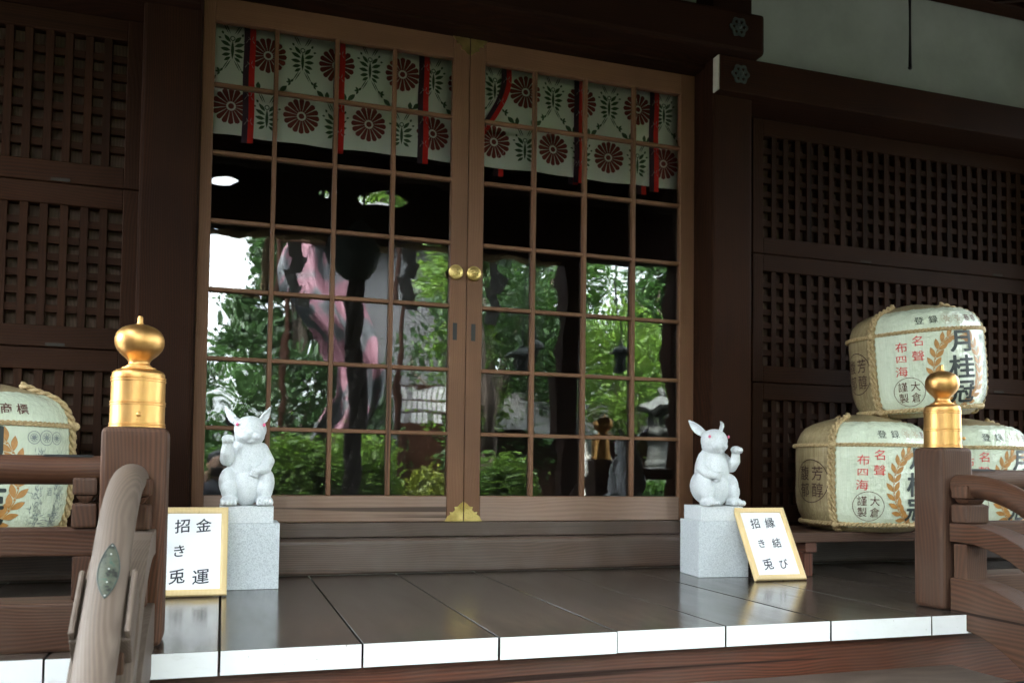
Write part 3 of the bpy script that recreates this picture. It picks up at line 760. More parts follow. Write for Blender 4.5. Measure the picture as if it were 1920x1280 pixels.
    for k in range(26): pol.append(leaf(S(48)+rr.uniform(-.06, .05), rr.uniform(.05, .09), rr.uniform(-.2, .2), .02, .003, 3))
    t.flat(flatpoly(pol), m1, 0, .02)
    for ch, z in (('銘', .205), ('酒', .165)): t.flat(glyph_at(ch, S(48.5), z, .022, .03), m2, 0, .02)
    t.build('grey_print', M_greyink, lab)
    # seal stamped on the straw at the left side
    t = MB(); ms = mp(.0075)
    t.flat(flatpoly(ring(S(-91), .225, .100, .0042, 44)), ms, 0, .02)
    for ch, dx, dz in (('芳', .040, .036), ('醇', .040, -.040), ('馥', -.040, .036), ('郁', -.040, -.040)): t.flat(glyph_at(ch, S(-91)+dx, .225+dz, .066, .07, .005), ms, 0, .02)
    t.build('stamped_seal', plain('straw_stamp', (.07, .035, .02), .8, .2, 60), root)
    # ropes
    def twisted(path, r, pitch, name, strands=2):
        path = [Vector(p) for p in path]; q = MB(); d = [0]
        for a, c in zip(path, path[1:]): d.append(d[-1]+(c-a).length)
        N = max(12, int(d[-1]/.008))
        def samp(s_):
            for i in range(len(d)-1):
                if s_ <= d[i+1]+1e-9: return path[i].lerp(path[i+1], (s_-d[i])/max(1e-9, d[i+1]-d[i]))
            return path[-1]
        for k in range(strands):
            pts = []
            for i in range(N+1):
                s_ = d[-1]*i/N; p = samp(s_); tg = (samp(min(d[-1], s_+.004))-samp(max(0, s_-.004))).normalized()
                out = Vector((p.x, p.y, 0)); out = out.normalized() if out.length > 1e-3 else Vector((0, 0, 1)); si = tg.cross(out)
                si = si.normalized() if si.length > 1e-4 else Vector((1, 0, 0)); ou = si.cross(tg)
                a = 2*PI*(s_/pitch+k/strands); pts.append(p+.62*r*(math.cos(a)*si+math.sin(a)*ou))
            q.tube(pts, r*.66, 7)
        return q.build(name, M_rope, root, smooth=True)
    for a in (-70, 70, 180):
        for da, rr_ in ((0, .0105), (3.0, .0085)):
            P = []
            for z in (.004, .02, .05, .11, .2, .3, .385, .42, .452, .474, .494, .505): P.append(((rad(z)+.013)*math.sin((a+da)*D2), -(rad(z)+.013)*math.cos((a+da)*D2), z))
            P.append((.13*math.sin((a+da)*D2), -.13*math.cos((a+da)*D2), .533))
            twisted(P, rr_, .06, 'side_rope')
    for z, r_, nm in ((.392, .0062, 'upper_cord'), (.386, .0045, 'upper_cord'), (.035, .010, 'lower_rope')):
        P = [((rad(z)+.011)*math.sin(2*PI*i/60), -(rad(z)+.011)*math.cos(2*PI*i/60), z) for i in range(61)]
        twisted(P, r_, .035, nm)
    for a in (-68, 72):
        for z in (.39, .034):
            q = MB(); q.ell(((rad(z)+.016)*math.sin(a*D2), -(rad(z)+.016)*math.cos(a*D2), z), (.02, .018, .017), u=12, v=8)
            q.build('knot', M_rope, root, smooth=True)
    return root
def copy_tree(o, parent=None):
    c = o.copy(); COL.objects.link(c); c.parent = parent
    for ch in list(o.children): copy_tree(ch, c)
    return c
br0 = barrel_meshes(); GB = 'straw wrapped barrels on the veranda benches'
for i, (loc, rot, lab) in enumerate((((2.95, -.42, .192), (0, 0, 5.5), 'straw wrapped sake barrel on the bench beside the right framed sign'),
                                    ((3.545, -.42, .192), (0, 0, 4), 'straw wrapped sake barrel low on the bench, mostly hidden behind the right railing'),
                                    ((3.262, -.455, .727), (1, -5, -10), 'straw wrapped sake barrel tilted on top of the two other barrels'),
                                    ((-.722, -.42, .192), (0, 0, 8), 'straw wrapped sake barrel alone behind the left railing, cut by the photo edge'))):
    o = br0 if i == 0 else copy_tree(br0)
    o.location = loc; o.rotation_euler = tuple(math.radians(a) for a in rot); tag(o, lab, 'sake barrel', GB)

# ------------------------------------------------------------------ rabbit statues on granite pedestals
def rabbit(mir, loc, rz, label, twist=0.0):
    """mir=1: raised paw on the viewer's left; -1 mirrored"""
    m = MB(); E = lambda c, r, rot=None: m.ell((mir*c[0], c[1], c[2]), r, None if rot is None else (rot[0], mir*rot[1], mir*rot[2]))
    C_ = lambda pts, st=.006: m.cap([(mir*x, y, z, r) for x, y, z, r in pts], step=st)
    E((0, .012, .150), (.074, .080, .112)); E((0, .030, .085), (.084, .092, .086)); E((0, -.030, .070), (.052, .050, .074)); E((0, .004, .212), (.058, .056, .056))
    E((.008, -.020, .285), (.060, .058, .052)); E((.006, -.018, .262), (.056, .056, .040))                # head, cheeks
    E((.012, -.062, .268), (.036, .028, .030)); E((-.0035, -.078, .259), (.0185, .017, .0165)); E((.0275, -.078, .259), (.0185, .017, .0165)); E((.012, -.083, .271), (.011, .010, .011)); E((.012, -.070, .242), (.017, .014, .012))
    # thighs, feet with toes
    for s_ in (-1, 1):
        E((s_*.066, -.018, .086), (.036, .062, .056), (.25, 0, 0)); E((s_*.064, -.055, .060), (.030, .036, .042))
        E((s_*.064, -.062, .018), (.031, .052, .020)); E((s_*.064, -.062, .008), (.031, .050, .010))
        for k in range(4): E((s_*.064+(-.0225+.015*k), -.104, .013), (.0078, .016, .0125))
    # raised arm with curled paw
    C_([(-.052, -.004, .205, .026), (-.074, -.030, .172, .026), (-.076, -.058, .196, .022), (-.073, -.066, .232, .018)])
    E((-.071, -.070, .246), (.024, .022, .017))
    for k in range(4): E((-.071+(-.0165+.011*k), -.084, .243), (.0062, .013, .013))
    # arm laid across the belly
    C_([(.052, -.004, .212, .025), (.076, -.022, .166, .024), (.066, -.062, .140, .021), (.042, -.078, .132, .017)])
    for k in range(4): E((.030-.002*k, -.084+.0035*k, .140-.0095*k), (.018, .010, .0055), (0, .35, 0))
    # ears: leaf shaped shells swept up, out and back, hollow side outwards
    for s_ in (-1, 1):
        b0, b1 = Vector((s_*.041, .004, .312)), Vector((s_*.083, .070, .379))
        ax = (b1-b0).normalized(); nr = Vector((s_*.80, -.50, -.25)); nr = (nr-ax*nr.dot(ax)).normalized(); wdv = ax.cross(nr)
        lay = []
        for sg in (-1, 1):
            rows = []
            for i in range(15):
                t = i/14; wd = .0005+.0225*math.sin(PI*(.16+.84*t))**.85*(1-.25*t)
                c = b0.lerp(b1, t)+nr*(.010*math.sin(PI*t)); pts = []
                for k in range(9):
                    u = -1+2*k/8; p = c+wdv*(wd*u)-nr*(.013*(1-u*u)*math.sin(PI*min(1, .15+t)))*1.0+nr*sg*.0042
                    pts.append(Vector((mir*p.x, p.y, p.z)))
                rows.append(pts)
            lay.append(rows)
        vv = m.grid([a+list(reversed(b_)) for a, b_ in zip(*lay)], 0, True)
        m.bm.faces.new(list(reversed(vv[0]))); m.bm.faces.new(vv[-1])
        E((s_*.041, .004, .314), (.016, .019, .016))
    me = bpy.data.meshes.new('rabbit'); bmesh.ops.recalc_face_normals(m.bm, faces=m.bm.faces[:]); m.bm.to_mesh(me); m.bm.free()
    def mods(o):
        a = o.modifiers.new('r', 'REMESH'); a.mode = 'VOXEL'; a.voxel_size = .0026
        c = o.modifiers.new('s', 'SMOOTH'); c.factor = .5; c.iterations = 3
    me = modified(me, mods)
    root = empty('rabbit_statue', loc, rz, label, 'statue', 'pair of stone rabbit statues')
    me.transform(Matrix.Rotation(twist, 4, 'Z')); link('rabbit_body', me, M_rabbit, root, True)
    for s_ in (-1, 1):
        e = MB(); e.ell((mir*(.008+s_*.0485), -.060, .302), (.0062, .0045, .0072), (0, 0, mir*s_*.6), u=14, v=10); bmesh.ops.rotate(e.bm, verts=e.bm.verts[:], cent=(0, 0, 0), matrix=Matrix.Rotation(twist, 3, 'Z')); e.build('eye', M_pink_eye, root, smooth=True)
    b_ = MB(); b_.box(-.096, .096, -.098, .098, -.063, -.0005); b_.build('plinth', M_rabbit, root, bevel=.0018)
    return root
def pedestal(loc, rz, label, w_=.115, d=.105):
    p = MB(); p.box(-w_, w_, -d, d, 0, .2415); o = p.build('pedestal', M_granite, None, bevel=.002)
    o.location = loc; o.rotation_euler = (0, 0, rz); return tag(o, label, 'pedestal', 'square granite pedestals under the rabbits')
pedestal((.172, -.388, 0), 0, 'square grey granite pedestal behind the left framed sign')
rabbit(1, (.168, -.388, .305), 0, 'pale stone rabbit statue raising the paw on the left of the photo, left door')
pedestal((2.158, -.424, 0), math.radians(-7), 'square grey granite pedestal the right framed sign leans on')
rabbit(-1, (2.152, -.428, .305), math.radians(-7), 'pale stone rabbit statue raising the paw towards the stacked barrels, right door', math.radians(9))

# ------------------------------------------------------------------ framed signs
def sign(loc, lean, w_, h_, chars, label):
    root = empty('framed_sign', loc, 0, label, 'sign', 'pair of framed signs leaning on the pedestals'); root.rotation_euler = (-lean, 0, 0); fw = .0235
    f = MB(); D = .016
    def bar(P):      # mitred frame bar with rounded front
        f.grid([[Vector((x, y, z)) for x, y, z in r] for r in P], 0)
    o_, i_ = [(-w_/2, 0), (w_/2, 0), (w_/2, h_), (-w_/2, h_)], [(-w_/2+fw, fw), (w_/2-fw, fw), (w_/2-fw, h_-fw), (-w_/2+fw, h_-fw)]
    for k in range(4):
        a, c, e, g = o_[k], o_[(k+1) % 4], i_[(k+1) % 4], i_[k]
        def mid(p, q, t): return (p[0]+(q[0]-p[0])*t, p[1]+(q[1]-p[1])*t)
        rows = []
        for t, y in ((0, 0), (0, -.010), (.12, -.0145), (.35, -D), (.65, -D), (.9, -.0135), (1, -.010), (1, -.004)):
            p, q = mid(a, g, t), mid(c, e, t); rows.append([(p[0], y, p[1]), (q[0], y, q[1])])
        bar(rows)
    f.box(-w_/2+.001, w_/2-.001, .0, .003, .001, h_-.001)
    fo = f.build('frame', M_frame, root, auto=.5)
    p = MB(); p.box(-w_/2+fw-.004, w_/2-fw+.004, -.0075, -.0055, fw-.004, h_-fw+.004); sh = p.build('paper', M_paper, root)
    t = MB(); iw, ih = w_-2*fw, h_-2*fw
    for ch, u, v, s_ in chars:
        for q_ in range(4): t.flat(glyph_at(ch, -w_/2+fw+u*iw+.0006*math.cos(q_*PI/2), fw+v*ih+.0006*math.sin(q_*PI/2), s_, s_*1.02, 0, 0, 0), lambda x, z, q_=q_: Vector((x+.08*(z-fw-v*ih)*.0, -.0083-q_*4e-5, z+.10*(x+w_/2-fw-u*iw))))
    t.build('lettering', M_ink, sh)
    return root
sign((-.022, -.648, .001), math.radians(26), .252, .330, (('金', .71, .84, .054), ('運', .69, .16, .058), ('招', .36, .83, .054), ('き', .33, .50, .048), ('兎', .31, .17, .056)), 'framed white sign with five black characters leaning behind the left newel post')
sign((2.319, -.690, .001), math.radians(30), .249, .338, (('縁', .66, .83, .050), ('結', .67, .50, .046), ('び', .68, .165, .046), ('招', .29, .82, .048), ('き', .30, .495, .042), ('兎', .30, .165, .052)), 'framed white sign with six black characters leaning against the right pedestal')

# ------------------------------------------------------------------ curtain behind the glass
def curtain():
    Y = .10; m = MB(); ztop, zbot = 2.39, 1.888
    def dy(x, z): return .007*math.sin(x*9+z*2)+.006*math.sin(x*23+1.3*z)+.006*noise.noise((x*3, z*2, 4))
    def P(o): return lambda x, z: Vector((x, Y+dy(x, z)-o, z))
    N = 130; zs = [zbot+(ztop-zbot)*k/8 for k in range(9)]
    m.grid([[P(0)(-.03+2.32*i/N, z+(.004*noise.noise((i*.12, 0, 0)) if k == 0 else 0)) for i in range(N+1)] for k, z in enumerate(zs)], 0)
    m.grid([[P(-.002)(-.03+2.32*i/N, z) for i in range(N+1)] for k, z in enumerate(reversed(zs))], 0)
    def petal(cx, cz, a, r0, r1, w_):
        pts = [(r0, -w_*.16), (r1-w_*.5, -w_*.5), (r1-w_*.2, -w_*.42), (r1, 0), (r1-w_*.2, w_*.42), (r1-w_*.5, w_*.5), (r0, w_*.16)]
        c, s = math.cos(a), math.sin(a); return [(cx+c*p-s*q, cz+s*p+c*q) for p, q in pts]
    red, gr = [], []
    def flower(cx, cz):
        for k in range(16): red.append(petal(cx, cz, 2*PI*k/16, .020, .080, .0225))
        red.append([(cx+.0125*math.cos(a), cz+.0125*math.sin(a)) for a in [2*PI*i/14 for i in range(14)]])
    def motif(cx, cz, low):
        gr.append(leaf(cx, cz-.05, PI/2, .085, .013)); gr.extend(ring(cx, cz+.043, .011, .004, 14))
        for s_ in (-1, 1):
            for a, L, W, z0 in ((.85, .042, .016, .025), (.45, .046, .017, .008), (.12, .043, .017, -.010), (-.25, .038, .016, -.026), (-.6, .032, .014, -.04)):
                gr.append(leaf(cx+s_*.008, cz+z0, a if s_ > 0 else PI-a, L, W))
            gr.append(leaf(cx+s_*.038, cz+.058, 1.1 if s_ > 0 else PI-1.1, .016, .010)); gr.append(leaf(cx+s_*.046, cz+.040, .2 if s_ > 0 else PI-.2, .014, .009))
            for o_ in (0, .009):     # double stems running up and down
                gr.append(leaf(cx+s_*(.006+o_), cz-.052, -1.05 if s_ > 0 else PI+1.05, .055, .0045)); gr.append(leaf(cx+s_*(.008+o_), cz+.062, 1.1 if s_ > 0 else PI-1.1, .05, .0045))
            if not low:
                x, z = cx+s_*.050, cz-.108
                for a, L, W in ((.9, .022, .010), (2.2, .020, .010), (0.0, .020, .010), (-1.0, .02, .009)): gr.append(leaf(x, z, a if s_ > 0 else PI-a, L, W))
                gr.append(leaf(x+s_*.015, z-.018, -.75 if s_ > 0 else PI+.75, .045, .022)); gr.append(leaf(x+s_*.062, z-.055, 1.6 if s_ > 0 else PI-1.6, .038, .020)); gr.append(leaf(x+s_*.045, z-.045, -.5 if s_ > 0 else PI+.5, .03, .014))
    for k in range(-1, 8):
        xt = .227+.2995*k
        if -.1 < xt < 2.35: flower(xt, 2.268); motif(xt, 1.990, True)
        xb = .0755+.2995*k
        if -.1 < xb < 2.35: flower(xb, 2.012); motif(xb, 2.268, False)
    def clip(ps):
        out = []
        for q in ps:
            xs = [a for a, b_ in q]; z_ = [b_ for a, b_ in q]
            if min(xs) > -.03 and max(xs) < 2.29 and min(z_) > zbot+.004 and max(z_) < ztop: out.append(q)
        return out
    m.flat(flatpoly(clip(red)), P(.0016), 1, .03); m.flat(flatpoly(clip(gr)), P(.0024), 2, .03)
    root = m.build('shrine_curtain', [M_curtain, M_cred, M_cgreen], None)
    tag(root, 'white curtain with dark red chrysanthemums and green sprigs hanging behind the door glass', 'curtain')
    def ribbon(pts, back=0.0):
        """pts (x, z): purple and red halves side by side"""
        r = MB(); wd = .0245
        q_ = []
        for i in range(len(pts)-1):
            p0, p1, p2, p3 = pts[max(i-1, 0)], pts[i], pts[i+1], pts[min(i+2, len(pts)-1)]
            for k in range(3):
                t = k/3; q_.append(tuple(.5*(2*p1[d]+(p2[d]-p0[d])*t+(2*p0[d]-5*p1[d]+4*p2[d]-p3[d])*t*t+(3*p1[d]-p0[d]-3*p2[d]+p3[d])*t**3) for d in (0, 1)))
        pts = q_+[pts[-1]]
        for half, mi in ((-1, 0), (1, 1)):
            L, R_ = [], []
            for i, (x, z) in enumerate(pts):
                a, c = (x-wd, x) if half < 0 else (x, x+wd)
                yo = Y-.016-.004*math.sin(z*9+x*5)+back
                L.append(Vector((a, yo+(.003 if half < 0 else 0), z))); R_.append(Vector((c, yo-(0 if half < 0 else .003), z)))
            r.grid([L, R_], mi); r.grid([[p+Vector((0, .0015, 0)) for p in R_], [p+Vector((0, .0015, 0)) for p in L]], mi)
        zs_ = [2.31, 2.20, 2.06, 1.95]
        for z in zs_:
            for i, (x, zz) in enumerate(pts[:-1]):
                if pts[i+1][1] <= z <= zz:
                    t = (zz-z)/(zz-pts[i+1][1]+1e-9); X = x+(pts[i+1][0]-x)*t; yo = Y-.016-.004*math.sin(z*9+X*5)-.0052
                    for a, L, d in ((1.3, .022, .004), (2.3, .02, .0), (-1.0, .018, .006), (-2.1, .02, -.012), (.4, .012, -.014)):
                        r.poly([(p, yo, q) for p, q in leaf(X+d+.004, z, a, L, .0028, 3)], 2)
        return r.build('ribbon', [M_rpurple, M_rred, M_rmark], root)
    def straight(x, z1=1.858, k=12): return [(x+.0015*math.sin(i*.9), 2.375+(z1-2.375)*i/k) for i in range(k+1)]
    ribbon(straight(.147)); ribbon(straight(.537)); ribbon(straight(.925)); ribbon(straight(1.703)); ribbon(straight(2.113))
    ribbon([(1.325, 2.376), (1.327, 2.33), (1.323, 2.28), (1.305, 2.22), (1.27, 2.15), (1.228, 2.08), (1.185, 2.01), (1.16, 1.95)])
    ribbon([(1.303, 2.05), (1.304, 1.95), (1.305, 1.858)], .04); ribbon([(2.06, 2.05), (2.06, 1.95), (2.062, 1.85)], .04); ribbon([(1.69, 2.05), (1.69, 1.95), (1.69, 1.86)], .04)
curtain()

# ------------------------------------------------------------------ what the glass mirrors: the court in front of the hall
g = MB(); g.poly([(-300, -400, -1.05), (300, -400, -1.05), (300, 200, -1.05), (-300, 200, -1.05)]); tag(g.build('ground', M_gravel), kind='structure')

def leaves(name, mat, centres, nper, spread, size, parent, droop=0.0, flat=.5):
    """leaf quads scattered round clump centres [(x,y,z,r)]"""
    C_ = np.repeat(np.array([c[:3] for c in centres]), nper, 0); rr = np.repeat(np.array([c[3] for c in centres]), nper)
    tone = np.repeat(rng.random(len(centres)), nper); n = len(rr)
    P = C_+rng.normal(size=(n, 3))*(rr*spread)[:, None]
    a = rng.uniform(0, 2*PI, n); t = np.stack([np.cos(a), np.sin(a), rng.uniform(-flat, flat, n)-droop], 1); t /= np.linalg.norm(t, axis=1)[:, None]
    q = np.cross(t, rng.normal(size=(n, 3))); q /= np.linalg.norm(q, axis=1)[:, None]+1e-9
    L = (size*rng.uniform(.6, 1.4, n))[:, None]
    V = np.stack([P-t*L*.5, P+q*L*.28, P+t*L*.5, P-q*L*.28], 1).reshape(-1, 3).tolist(); F = np.arange(4*n).reshape(-1, 4).tolist()
    R = np.clip(.6*tone+.4*rng.random(n), 0, 1).tolist()
    me = bpy.data.meshes.new(name); me.from_pydata(V, [], F)
    me.attributes.new('rnd', 'FLOAT', 'FACE').data.foreach_set('value', R)
    return link(name, me, mat, parent)
def trunk(parent, h, r, limbs, bend=.15):
    t = MB(); P = [(bend*math.sin(i*.9)*i/8, bend*math.cos(i*1.3)*i/9, h*i/8) for i in range(9)]
    t.tube(P, [r*(1-.75*i/8) for i in range(9)], 10)
    for (x, y, z) in limbs:
        k = min(8, max(2, int(8*(z*.62)/h))); a = Vector(P[k]); e = Vector((x, y, z))
        t.tube([a, a.lerp(e, .5)+Vector((0, 0, -.06*h*.3)), e], [r*.4, r*.25, r*.08], 6)
    return t.build('trunk', M_bark, parent, smooth=True)
def tree(name, loc, h, crown_r, z0, mat, label, cat, n=90, nper=70, size=.11, r=.12, conic=False, group=None):
    root = empty(name, (*loc, -1.05), random.random()*6, label, cat, group); C_ = []
    for i in range(n):
        u = rng.random(); z = z0+(h-z0)*u; a = rng.uniform(0, 2*PI)
        if conic: rr = crown_r*(1-u)**.8*math.sqrt(rng.random())+.08; cr = .28*(1-u*.6)
        else: rr = crown_r*math.sin(PI*(.12+.85*u))**.6*rng.random()**.45; cr = rng.uniform(.18, .34)*crown_r**.5
        C_.append((rr*math.cos(a), rr*math.sin(a), z-(.35*rr if conic else 0), cr))
    trunk(root, h*.92, r, [c[:3] for c in C_[:14]])
    leaves('crown', mat, C_, int(nper*1.4), .62, size*.9, root, .9 if conic else .15)
    return root
GT = 'trees across the court mirrored in the door glass'
tree('cedar_tree', (1.00, -10.2), 6.4, 1.75, 1.3, L_dark, 'dark drooping cedar mirrored in the left door glass beside the white sky', 'tree', 130, 90, .13, .16, True, GT)
tree('cedar_tree', (-1.3, -10.8), 4.0, 1.7, 1.0, L_dark, 'low dark cedar mirrored at the far left edge of the door glass', 'tree', 100, 80, .13, .14, True, GT)
tree('maple_tree', (3.28, -8.4), 4.9, .62, 1.9, L_light, 'light green maple mirrored at the inner edge of the left door', 'tree', 70, 80, .09, .07, False, GT)
tree('broadleaf_tree', (4.45, -10.6), 5.6, 1.45, 1.6, L_dark2, 'mid green broadleaf tree mirrored at the inner edge of the right door', 'tree', 110, 80, .11, .12, False, GT)
tree('broadleaf_tree', (6.30, -11.4), 5.4, 1.5, 1.8, L_mid, 'mid green broadleaf tree mirrored in the middle of the right door', 'tree', 110, 80, .11, .12, False, GT)
tree('maple_tree', (6.05, -8.8), 3.9, .9, 2.2, L_light, 'bright green maple mirrored in the right door above the rock', 'tree', 60, 70, .09, .05, False, GT)
tree('cedar_tree', (8.3, -11.2), 6.6, 1.9, 1.4, L_dark, 'dark cedar mirrored behind the stone lantern at the right edge of the right door', 'tree', 130, 80, .13, .16, True, GT)
tree('cedar_tree', (3.55, -8.0), 6.8, 1.15, 3.3, L_dark, 'dark straight-trunked cedar mirrored in the right door beside the brass pulls', 'tree', 70, 80, .12, .17, True, GT)
tree('broadleaf_tree', (7.75, -10.2), 6.0, 1.25, 1.5, L_dark2, 'dark green broadleaf tree mirrored above the stone lantern in the right door', 'tree', 110, 90, .11, .10, False, GT)
tree('broadleaf_tree', (3.1, -15.6), 9.8, 2.1, 4.6, L_light, 'tall light green tree mirrored through the opening above the porch beam', 'tree', 120, 90, .15, .20, False, GT)
tree('maple_tree', (5.1, -12.6), 5.6, 1.3, 2.2, L_yel, 'yellow-green maple mirrored above the outbuilding roof', 'tree', 80, 70, .10, .09, False, GT)
# clipped bushes in front
def bush(loc, r, h, mat, label, n=70, size=.075):
    root = empty('clipped_bush', (*loc, -1.05), 0, label, 'bush', 'bushes mirrored low in the left door'); C_ = []
    for i in range(n):
        a = rng.uniform(0, 2*PI); e = math.acos(rng.uniform(-.2, 1)); C_.append((r*math.sin(e)*math.cos(a)*.85, r*math.sin(e)*math.sin(a)*.85, h*.5+h*.45*math.cos(e), .16))
    trunk(root, h*.55, .05, [c[:3] for c in C_[:8]], .03)
    leaves('foliage', mat, C_, 90, .6, size, root, 0)
bush((.75, -6.4), .55, 1.75, L_light, 'round mid green bush mirrored low in the left door beside the rabbit')
bush((1.55, -6.7), .55, 1.85, L_light, 'bright green bush mirrored low in the middle of the left door')
bush((2.45, -6.5), .45, 1.45, L_yel, 'yellow-green bush mirrored low at the inner edge of the left door')
bush((-.05, -6.6), .45, 1.65, L_mid, 'mid green bush mirrored behind the left rabbit')
bush((5.35, -6.5), .35, 1.35, L_mid, 'small bush mirrored between the rock and the stone lantern')
bush((3.25, -6.3), .40, 1.6, L_light, 'light green bush mirrored low at the inner edge of the right door')
# far wood
C_ = []
for i in range(520):
    x = rng.uniform(-26, 44); y = rng.uniform(-34, -25); hh = 5.2+1.6*noise.noise((x*.22, 0, 0)) + 4.2*min(1, max(0, (x-3)/5)); hh = hh*.45 if x < -6 else hh*max(.3, 1-max(0, x-22)/6)
    C_.append((x, y, rng.uniform(-.8, max(1.5, hh)), .75))
wd_ = leaves('far_wood', L_dark2, C_, 110, .85, .30, None, 0); tag(wd_, 'belt of green trees beyond the court', 'wood', kind='stuff')

# shide paper streamers and straw rope below the porch beam
t = MB(); pts = [(-1.2+.1*i, -4.45, 2.565-.02*math.sin(i*.25)) for i in range(46)]
for k in range(2): t.tube([(x, y+.018*math.cos(i*1.1+k*PI), z+.018*math.sin(i*1.1+k*PI)) for i, (x, y, z) in enumerate(pts)], .021, 8)
tag(t.build('straw_festoon_rope', M_rope, None, smooth=True), 'twisted straw rope strung under the porch beam, mirrored dark in the glass', 'rope')
for i, (x, L) in enumerate(((.69, 1.0), (1.71, 1.08), (2.63, 1.05))):
    m = MB(); z = 0; a = .062*L
    for k, (dx, sh) in enumerate(((0, .03), (.07, -.05), (-.03, .055), (.05, -.05))):
        h_ = .155*L; y_ = .004*k
        F_ = [(dx-a, z), (dx+a, z-.02), (dx+a+sh, z-h_-.02), (dx-a+sh, z-h_)]
        m.poly([(x_, y_, z_) for x_, z_ in F_]); m.poly([(x_, y_+.001, z_) for x_, z_ in reversed(F_)]); z -= h_*.90
    o = m.build('paper_streamer', M_shide); o.location = (x, -4.45, 2.545)
    tag(o, ['zigzag paper streamer mirrored beside the pink cloth', 'zigzag paper streamer mirrored near the brass pull of the left door', 'zigzag paper streamer mirrored in the right door'][i], 'paper streamer', 'paper streamers under the porch beam')
m = MB(); m.lathe([(.012, 0), (.03, -.03), (.022, -.06), (.03, -.09), (.07, -.45), (.072, -.52), (.001, -.53)], 20); o = m.build('straw_tassel', M_rope, None, smooth=True); o.location = (.372, -4.45, 2.55)
tag(o, 'straw tassel hanging from the porch rope, mirrored beside the white sky', 'tassel')
# bell with its rope over the steps
root = empty('shrine_bell', (1.13, -3.75, 2.62), 0, 'round bronze bell with a thick pull rope mirrored black in the left door', 'bell')
m = MB(); m.lathe([(r*1.38, z*1.38) for r, z in ((.02, -.02), (.05, -.04), (.11, -.09), (.148, -.17), (.152, -.21), (.160, -.22), (.152, -.23), (.135, -.30), (.085, -.37), (.03, -.39), (.001, -.392))], 36); m.build('bell_body', M_patina, root, auto=.8)
m = MB(); m.tube([(0, 0, .75), (0, 0, -.02)], .012, 8); m.build('hanger', M_black, root)
m = MB()
for k in range(3): m.tube([(.04*math.cos(i*.35+k*2.09), .04*math.sin(i*.35+k*2.09), -.54-.055*i) for i in range(42)], .045, 8)
m.build('pull_rope', plain('dark_rope', (.05, .04, .035), .9, .3, 40), root, smooth=True)
# hanging lanterns below the porch beam
for i, (x, y) in enumerate(((3.93, -4.45), (2.95, -4.45))):
    root = empty('hanging_lantern', (x, y, 1.60), 0, ['hexagonal bronze lantern on a chain mirrored in the middle of the right door', 'hexagonal bronze lantern on a chain mirrored left of the dark pillar'][i], 'lantern', 'bronze lanterns hanging under the porch beam')
    m = MB(); m.lathe([(.001, .16), (.02, .155), (.03, .13), (.12, .085), (.16, .05), (.15, .045), (.085, .05)], 6); m.build('lantern_roof', M_patina, root)
    m = MB(); m.lathe([(.075, .05), (.072, -.10), (.095, -.105), (.09, -.13), (.03, -.15), (.001, -.152)], 6); m.build('lantern_body', M_patina, root)
    m = MB(); m.tube([(0, 0, .155), (0, 0, 1.004)], .008, 8); m.build('chain', M_black, root)

# pink and grey cloth on a pole frame, grey storehouse behind
root = empty('cloth_banner', (1.44, -7.4, -1.05), 0, 'pink and grey marbled cloth hung on a pole frame, mirrored wavy in the left door', 'banner')
m = MB(); N, K = 40, 30
f_ = lambda i, k, o: Vector(((-.40+.8*i/N)*(1-.30*math.sin(PI*k/K*1.6+.5))+.22*math.sin(k*.21-.6), .07*math.sin(i*.42+k*.25)+.10*math.sin(k*.33+i*.1)+o, 1.75+2.55*k/K+.05*math.sin(i*.16)))
m.grid([[f_(i, k, 0) for i in range(N+1)] for k in range(K+1)]); m.grid([[f_(N-i, k, .004) for i in range(N+1)] for k in range(K+1)]); m.build('cloth', M_pink, root, smooth=True)
m = MB(); m.tube([(-.75, 0, 4.33), (.75, 0, 4.33)], .025, 10); m.tube([(-.72, 0, 0), (-.72, 0, 4.305)], .03, 10); m.tube([(.72, 0, 0), (.72, 0, 4.305)], .03, 10); m.build('pole_frame', WD['hallZ'], root)
root = empty('storehouse', (3.05, -12.2, -1.05), 0, 'grey walled storehouse mirrored behind the pink cloth', 'storehouse')
m = MB(); m.box(-1.2, 1.1, -1.5, 1.5, 0, 5.2); m.build('wall', M_greywall, root)
m = MB(); m.frustum((-1.6, 1.5, -1.9, 1.9), (-1.6, 1.5, -.05, .05), 5.2, 6.4); m.build('roof', M_tile, root)
m = MB(); m.box(-.3, .5, 1.5, 1.56, .1, 2.2); m.build('door', WD['hallZ'], root)
# rack of tied paper slips
root = empty('paper_slip_rack', (2.72, -7.7, -1.05), 0, 'wooden rack of white paper slips mirrored low in the left door', 'rack')
m = MB()
for x in (-.48, .48): m.box(x-.03, x+.03, -.03, .03, 0, 2.7)
for z in (2.55, 2.38, 2.2): m.box(-.45, .45, -.008, .008, z-.008, z+.008)
m.build('rack_frame', WD['hallZ'], root)
for z in (2.55, 2.38, 2.2):
    for i in range(13):
        if random.random() < .85: m = MB(); m.box(-.42+.067*i-.024, -.42+.067*i+.024, -.016, .016, z-.14, z-.01); m.build('paper_slip', M_shide, root)
# outbuilding with a long roof
root = empty('outbuilding', (5.6, -9.9, -1.05), 0, 'low brown wooden outbuilding with a grey hipped roof mirrored behind the rock', 'outbuilding')
m = MB(); m.box(-1.55, 2.7, -1.2, 0, 0, 2.1)
m.build('wall', WD['latZ'], root)
m = MB(); m.frustum((-2.0, 3.1, -1.7, .45), (-.9, 2.1, -.75, -.45), 2.1, 2.75); m.build('roof', M_tile, root)
m = MB()
for i in range(7): m.box(-1.5+.6*i, -1.44+.6*i, 0.001, .03, .05, 2.05)
m.box(-1.5, 2.6, .001, .025, 1.0, 1.08); m.build('wall_batten', WD['hallZ'], root)
